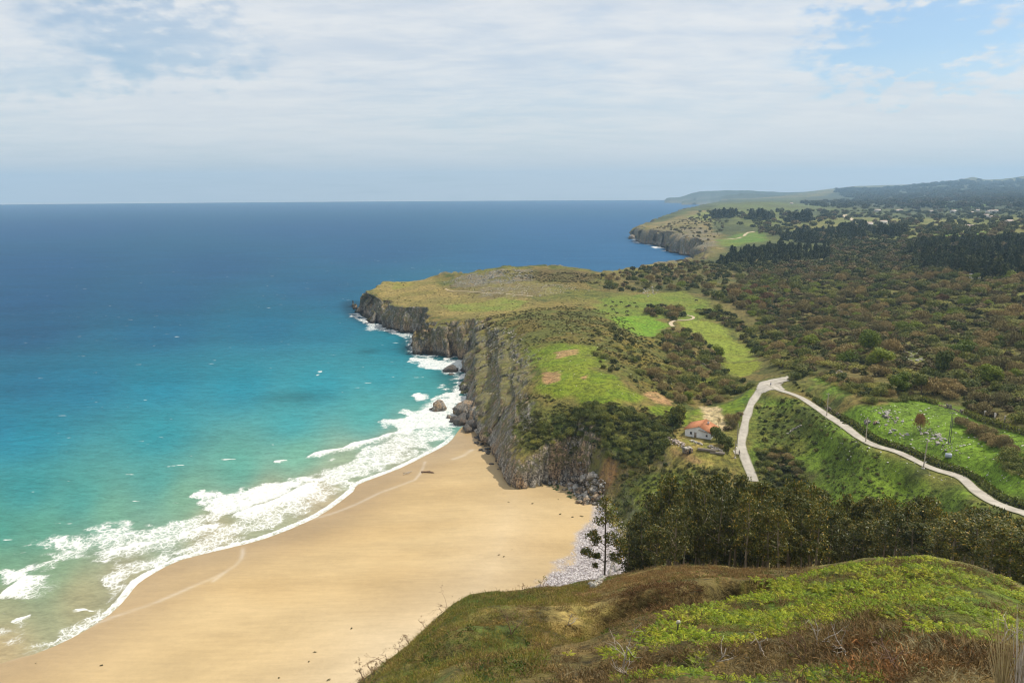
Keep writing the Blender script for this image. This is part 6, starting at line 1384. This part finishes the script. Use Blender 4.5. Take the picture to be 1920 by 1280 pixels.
def lay(name, poly, dens, lo, hi, tints, thr=.45, ns=5.0, inv=False, edge=1.0):
    q, s_ = cover(poly, dens, lo, hi, thr, ns, inv, edge); ts_ = np.array(tints)[rg.integers(0, len(tints), len(q))] * rg.uniform(.75, 1.2, (len(q), 1))
    L = LAY.setdefault(name, [[], [], []]); L[0].append(q); L[1].append(s_); L[2].append(ts_)
DOME = [(1200,1208),(1290,1150),(1340,1135),(1420,1105),(1500,1080),(1600,1056),(1750,1049),(1860,1078),(1925,1112),(1990,1180),(1930,1215),(1860,1218),(1790,1198),(1700,1165),(1640,1150),(1560,1172),(1480,1190),(1400,1205),(1320,1215)]
FT = [(.27,.32,.022), (.21,.285,.022), (.33,.34,.032), (.17,.24,.02)]
lay('fern', DOME, 6.0, .30, .62, FT, .41, 3.2)
lay('fern', [(1095,1225),(1150,1195),(1230,1172),(1290,1155),(1330,1160),(1290,1212),(1180,1238)], 6, .28, .5, FT, .43, 4)
lay('fern', [(1070,1282),(1100,1266),(1250,1256),(1400,1250),(1500,1258),(1600,1262),(1640,1282)], 7, .22, .42, FT + [(.10,.16,.03)], .46, 2.5)
lay('fern', [(1000,1238),(1100,1222),(1180,1215),(1180,1228),(1050,1245)], 4, .25, .45, FT, .50, 3)
lay('fern', [(1600,1140),(1700,1160),(1800,1190),(1900,1210),(1920,1250),(1750,1230),(1600,1190)], 1.6, .3, .5, FT, .58, 3)
BT = [(.20,.115,.06), (.15,.085,.045), (.26,.165,.085), (.12,.075,.045)]
BT2 = [(.165,.11,.065), (.20,.13,.075), (.13,.085,.055), (.27,.18,.10)]
ALL = [(600,1340),(690,1276),(770,1208),(850,1137),(900,1116),(1000,1107),(1110,1093),(1160,1079),(1290,1063),(1420,1068),(1500,1067),(1640,1051),(1740,1048),(1850,1075),(1990,1160),(2060,1330),(1300,1330)]
lay('dead_bracken', ALL, 3.0, .35, .65, BT2, .47, 3.5)
lay('dead_bracken', [(1060,1282),(1150,1240),(1300,1220),(1480,1200),(1600,1160),(1700,1175),(1800,1205),(1930,1225),(1940,1300),(1650,1262),(1400,1245),(1200,1252)], 6.5, .4, .75, BT2, .36, 4)
lay('dead_bracken', [(1560,1215),(1700,1200),(1820,1225),(1840,1285),(1600,1285)], 6, .45, .85, [(.30,.14,.07), (.24,.13,.07), (.17,.10,.06)], .42, 2.5)
lay('dead_bracken', [(1000,1110),(1160,1083),(1290,1065),(1440,1070),(1390,1086),(1200,1096),(1050,1125)], 5, .3, .6, [(.24,.135,.07), (.20,.12,.06), (.27,.18,.10)], .40, 4)
lay('dead_bracken', [(1135,1125),(1190,1108),(1300,1095),(1380,1090),(1370,1105),(1280,1140),(1160,1160)], 6, .45, .8, [(.10,.055,.032), (.14,.075,.042), (.18,.10,.055)], .34, 4)  # bracken tints darkened to put the bank face's shade into the colour
lay('dead_bracken', [(720,1255),(800,1185),(900,1140),(1030,1130),(1040,1200),(950,1270),(760,1300)], 2.8, .3, .6, [(.35,.24,.10), (.27,.18,.07), (.20,.14,.06)], .46, 4)
lay('grass', [(620,1330),(690,1276),(770,1208),(850,1137),(900,1116),(1000,1107),(1110,1100),(1120,1180),(1020,1240),(950,1330)], 11, .35, .75, [(.18,.19,.04), (.13,.155,.032), (.32,.25,.095), (.23,.20,.055)], .40, 3)
lay('grass', [(845,1140),(900,1117),(1000,1108),(1000,1118),(920,1135),(870,1152)], 13, .3, .6, [(.11,.175,.055), (.09,.15,.04), (.15,.19,.06)], .3, 3)
lay('grass', [(1035,1125),(1120,1115),(1135,1175),(1060,1195),(1020,1165)], 9, .4, .8, [(.34,.255,.14), (.28,.21,.10), (.24,.19,.09)], .38, 3)
lay('grass', [(1080,1098),(1130,1080),(1160,1070),(1165,1080),(1120,1098)], 12, .3, .5, [(.10,.17,.03), (.13,.17,.04)], .3, 3)
lay('grass', ALL, 3.0, .3, .6, [(.15,.155,.05), (.20,.16,.08), (.11,.13,.035)], .50, 4)
lay('grass', [(1540,1250),(1640,1245),(1650,1282),(1540,1282)], 10, .3, .6, [(.06,.13,.045), (.08,.14,.05)], .4, 2)
WT = [(.105,.145,.025), (.065,.10,.02), (.13,.165,.03), (.08,.125,.03)]
lay('leafy_weeds', [(690,1276),(800,1180),(900,1130),(1030,1120),(1030,1200),(960,1280),(720,1310)], 4.5, .35, .9, WT, .53, 3.5)
lay('leafy_weeds', [(850,1255),(980,1200),(1030,1215),(960,1290)], 5, .4, .9, [(.05,.095,.02), (.06,.11,.025)], .42, 3)
lay('leafy_weeds', ALL, 1.6, .3, .7, WT, .54, 3)
lay('leafy_weeds', [(1640,1170),(1760,1200),(1900,1235),(1900,1290),(1700,1260)], 4, .3, .6, [(.09,.10,.035), (.14,.12,.07), (.07,.085,.03)], .48, 2)
lay('twigs', [(1000,1290),(1100,1245),(1250,1225),(1400,1215),(1500,1195),(1620,1160),(1720,1185),(1930,1230),(1940,1300)], 3.0, .4, .8, [(.24,.20,.16), (.15,.11,.08), (.11,.085,.06)], .44, 3)
lay('twigs', [(1720,1215),(1900,1235),(1920,1290),(1760,1290)], 6, .5, .9, [(.32,.29,.24), (.22,.17,.12)], .40, 2)
lay('twigs', [(880,1160),(1000,1150),(1000,1190),(900,1200)], 2.5, .4, .8, [(.10,.075,.055), (.16,.12,.09)], .5, 3)
lay('grass', DOME, 5, .22, .42, [(.17,.205,.03), (.22,.19,.08), (.13,.17,.025)], .28, 3)
lay('dead_bracken', DOME, 1.6, .3, .55, BT2, .42, 3)
lay('dead_bracken', [(1690,1225),(1990,1232),(1990,1310),(1690,1310)], 7, .35, .7, BT + BT2, .30, 2.5)
lay('twigs', [(1690,1225),(1990,1232),(1990,1310),(1690,1310)], 4, .4, .8, [(.30,.26,.2), (.2,.15,.1)], .35, 2)
lay('dead_bracken', [(1000,1300),(1060,1250),(1250,1225),(1300,1300)], 5, .35, .65, BT2, .32, 3)
GP = {'fern': (FERNS, M_GROW, 'bright green young bracken covering the crest of the hill'), 'dead_bracken': (DEADF, M_DEAD, 'brown dead bracken matted over the hillside'), 'grass': (GRASSP, M_GROW, 'long mixed green and straw grass on the hill flank'), 'leafy_weeds': (WEEDP, M_GROW, 'low dark green leafy weeds on the hill flank'), 'twigs': (TWIG, M_DEAD, 'tangle of bare grey-brown twigs in the brush')}
for nm, (qs, ss_, ts_) in LAY.items():
    q = np.concatenate(qs); s_ = np.concatenate(ss_); t_ = np.concatenate(ts_); geos, mt_, lab = GP[nm]
    stuff(merge_scatter(nm, geos, q, zat(q[:, 0], q[:, 1]) - .03, rg.uniform(0, 6.28, len(q)), s_, t_, mt_, rg.integers(0, len(geos), len(q))), lab, nm.replace('_', ' '))
    print('cover', nm, len(q))
# dead branches and shrubs one can tell apart
def branchy(seed, h_, spread, lv=3, r0=.035, tilt=(0, 0)):
    rg_ = np.random.default_rng(seed); parts = []
    def grow(p, d, L_, r_, k):
        pts_ = [np.array(p, float)]; dd = np.array(d, float)
        for s_ in range(4): dd = dd + rg_.normal(0, .16, 3); dd /= np.linalg.norm(dd); pts_.append(pts_[-1] + dd * L_ / 4)
        parts.append(tube(pts_, np.linspace(r_, r_ * .45, 5), 5))
        if k > 0:
            for _ in range(rg_.integers(2, 4)):
                b = pts_[rg_.integers(2, 5)]; nd = dd + rg_.normal(0, spread, 3); nd[2] = max(nd[2], -.1); grow(b, nd / np.linalg.norm(nd), L_ * rg_.uniform(.55, .8), r_ * .5, k - 1)
    d0 = np.array([tilt[0], tilt[1], 1.0]); d0 /= np.linalg.norm(d0)
    for _ in range(2): grow((0, 0, -.05), d0 + rg_.normal(0, .25, 3) * np.array([1, 1, .3]), h_ * .5, r0, lv)
    return cat_geo(parts)
M_BLEACH = simple('bleached_wood', (.34, .29, .23), (.55, .49, .41), 5, .85); M_DSH = simple('dead_shrub_stems', (.13, .075, .05), (.24, .15, .10), 4, .9)
for k, (px, py, h_, tl, mt_, lab) in enumerate(((1342,1240,1.0,(1.2,0),M_BLEACH,'curved bleached branch low in the brush at bottom middle'),(1168,1250,1.5,(.1,0),M_BLEACH,'forked pale dead stem upright at lower centre'),(1225,1258,.9,(1.2,.2),M_BLEACH,'bleached branch sprawling right of the forked stem'),(1190,1268,.9,(-1.2,.1),M_BLEACH,'long bleached branch lying near the bottom edge'),(1426,1225,.9,(.2,0),M_BLEACH,'crooked grey branch right of the curved one'),(1530,1215,1.1,(.6,0),M_BLEACH,'bleached branch arching in the dark brush hollow'),(1505,1240,1.1,(.1,0),M_DSH,'thin dark stem beside the arching branch'),(1592,1228,.9,(-.5,0),M_BLEACH,'looping grey stem at the right of the brush hollow'),(1065,1170,.8,(.6,0),M_BLEACH,'small pale stick on the straw slope'),(958,1188,1.3,(.3,0),M_DSH,'dead dark bush in the hollow of the left flank'),(1875,1205,.8,(1.6,.3),M_BLEACH,'bright broken white stick among ferns at far right'),(1640,1255,.9,(1.2,0),M_DSH,'reddish fallen stem among the russet bracken'),(1690,1262,.9,(-.9,0),M_DSH,'second reddish stem leaning left in the russet bracken'))):
    q = hit3(px, py); o = mesh_arrays('dead_branch', *branchy(900 + k, h_ * 1.5, .55, 2, .035, tl), mt_); o.location = q; tag(o, lab, 'branch')
for k, (px, py, h_, lab) in enumerate(((835,1150,2.6,'tallest bare reddish shrub on the left edge of the hill'),(800,1180,1.6,'second bare shrub down the left edge of the hill'),(768,1208,1.4,'third bare shrub down the left edge of the hill'),(748,1226,1.6,'thin-twigged shrub half way down the left edge'),(724,1244,1.5,'rusty dead umbel shrub low on the left edge'),(700,1264,1.3,'low rusty shrub near the bottom of the left edge'),(682,1276,1.4,'lowest rusty shrub at the bottom of the hill edge'),(1015,1106,1.6,'dark bushy shrub against the pebble bank'),(1030,1104,1.0,'small shrub right of the dark one against the pebbles'),(985,1108,.8,'tiny shrub left of the dark one against the pebbles'))):
    q = hit3(px, py); V_, F_ = branchy(930 + k, h_, .7, 3, .028, (-.25, 0)); e = empty('dead_shrub', q); tag(e, lab, 'shrub', 'bare shrubs along the hill edge'); mesh_arrays('stems', V_, F_, M_DSH, parent=e)
    tp = V_[V_[:, 2] > h_ * .45][::9]; C_ = tp + rg.normal(0, .05, tp.shape); Vl, Fl = leaves(C_, rand_dirs(rg, len(C_)), .10, 1.8, rg, .5); mesh_arrays('leaves', Vl, Fl, M_RUST if k != 7 else M_OLIVE, smooth=False, parent=e)
for k, (px, h_, lab) in enumerate(((1882,2.2,'tall dry straw-coloured broom at the lower right corner'),(1912,2.1,'tall dry stalks at the very right edge'))):
    a = px_az(px, 1270); rr = 19.0; q = (rr * math.sin(a), rr * math.cos(a)); z = float(zat(*q)); top_ = H - px_T(px, 1140) * rr; h2 = max(top_ - z, 1.2)
    rg_ = np.random.default_rng(950 + k); parts = []
    for j in range(42): an = rg_.uniform(0, 6.28); s_ = rg_.uniform(.05, .42) * h2 * .42; L_ = h2 * rg_.uniform(.45, 1.05); parts.append(tube([(rg_.normal(0, .06), rg_.normal(0, .06), 0), (s_ * .4 * math.cos(an), s_ * .4 * math.sin(an), L_ * .55), (s_ * math.cos(an), s_ * math.sin(an), L_)], [.014, .010, .004], 4))
    e = empty('dry_broom', (q[0], q[1], z)); tag(e, lab, 'shrub'); V_, F_ = cat_geo(parts); mesh_arrays('stems', V_, F_, M_BLEACH if k else simple('straw_stems', (.30, .23, .11), (.46, .37, .19), 4, .9), parent=e)
    tp = V_[V_[:, 2] > h2 * .35][::5]; Vl, Fl = leaves(tp + rg.normal(0, .03, tp.shape), rand_dirs(rg, len(tp)), .055, 2.5, rg, .5); mesh_arrays('leaves', Vl, Fl, foliage('broom_leaves', (.13, .15, .03), (.26, .24, .07), None, .3), smooth=False, parent=e)
def marker():
    q = hit3(1270, 1186); e = empty('marker_post', q); tag(e, 'short dark marker post with a white cap in the ferns', 'post')
    mesh_arrays('post', *tube([(0, 0, -.1), (.01, 0, .25), (.02, 0, .5)], [.045, .04, .035], 8), M_BARKD, parent=e); mesh_arrays('cap', *box(.03, 0, .57, .19, .09, .16, .2, .8), M_CONC, smooth=False, parent=e)
marker()
def parapet():
    L = []
    for px in np.linspace(1255, 1640, 14): a = px_az(px, 1278); rr = 5.6; L.append((rr * math.sin(a), rr * math.cos(a), H - px_T(px, 1279.3 + abs(px - 1450) * .01) * rr))
    L = np.array(L); V_ = np.concatenate([L, L + [0, -.45, 0], L + [0, -.45, -1.2], L + [0, 0, -1.2]]); n_ = len(L); F_ = []
    for r_ in range(4):
        for k in range(n_ - 1): F_.append([r_ * n_ + k, r_ * n_ + k + 1, ((r_ + 1) % 4) * n_ + k + 1, ((r_ + 1) % 4) * n_ + k])
    o = mesh_arrays('parapet', V_, F_, M_CONC, smooth=False); tag(o, 'rim of a pale concrete parapet just below the viewpoint', 'wall')
parapet()
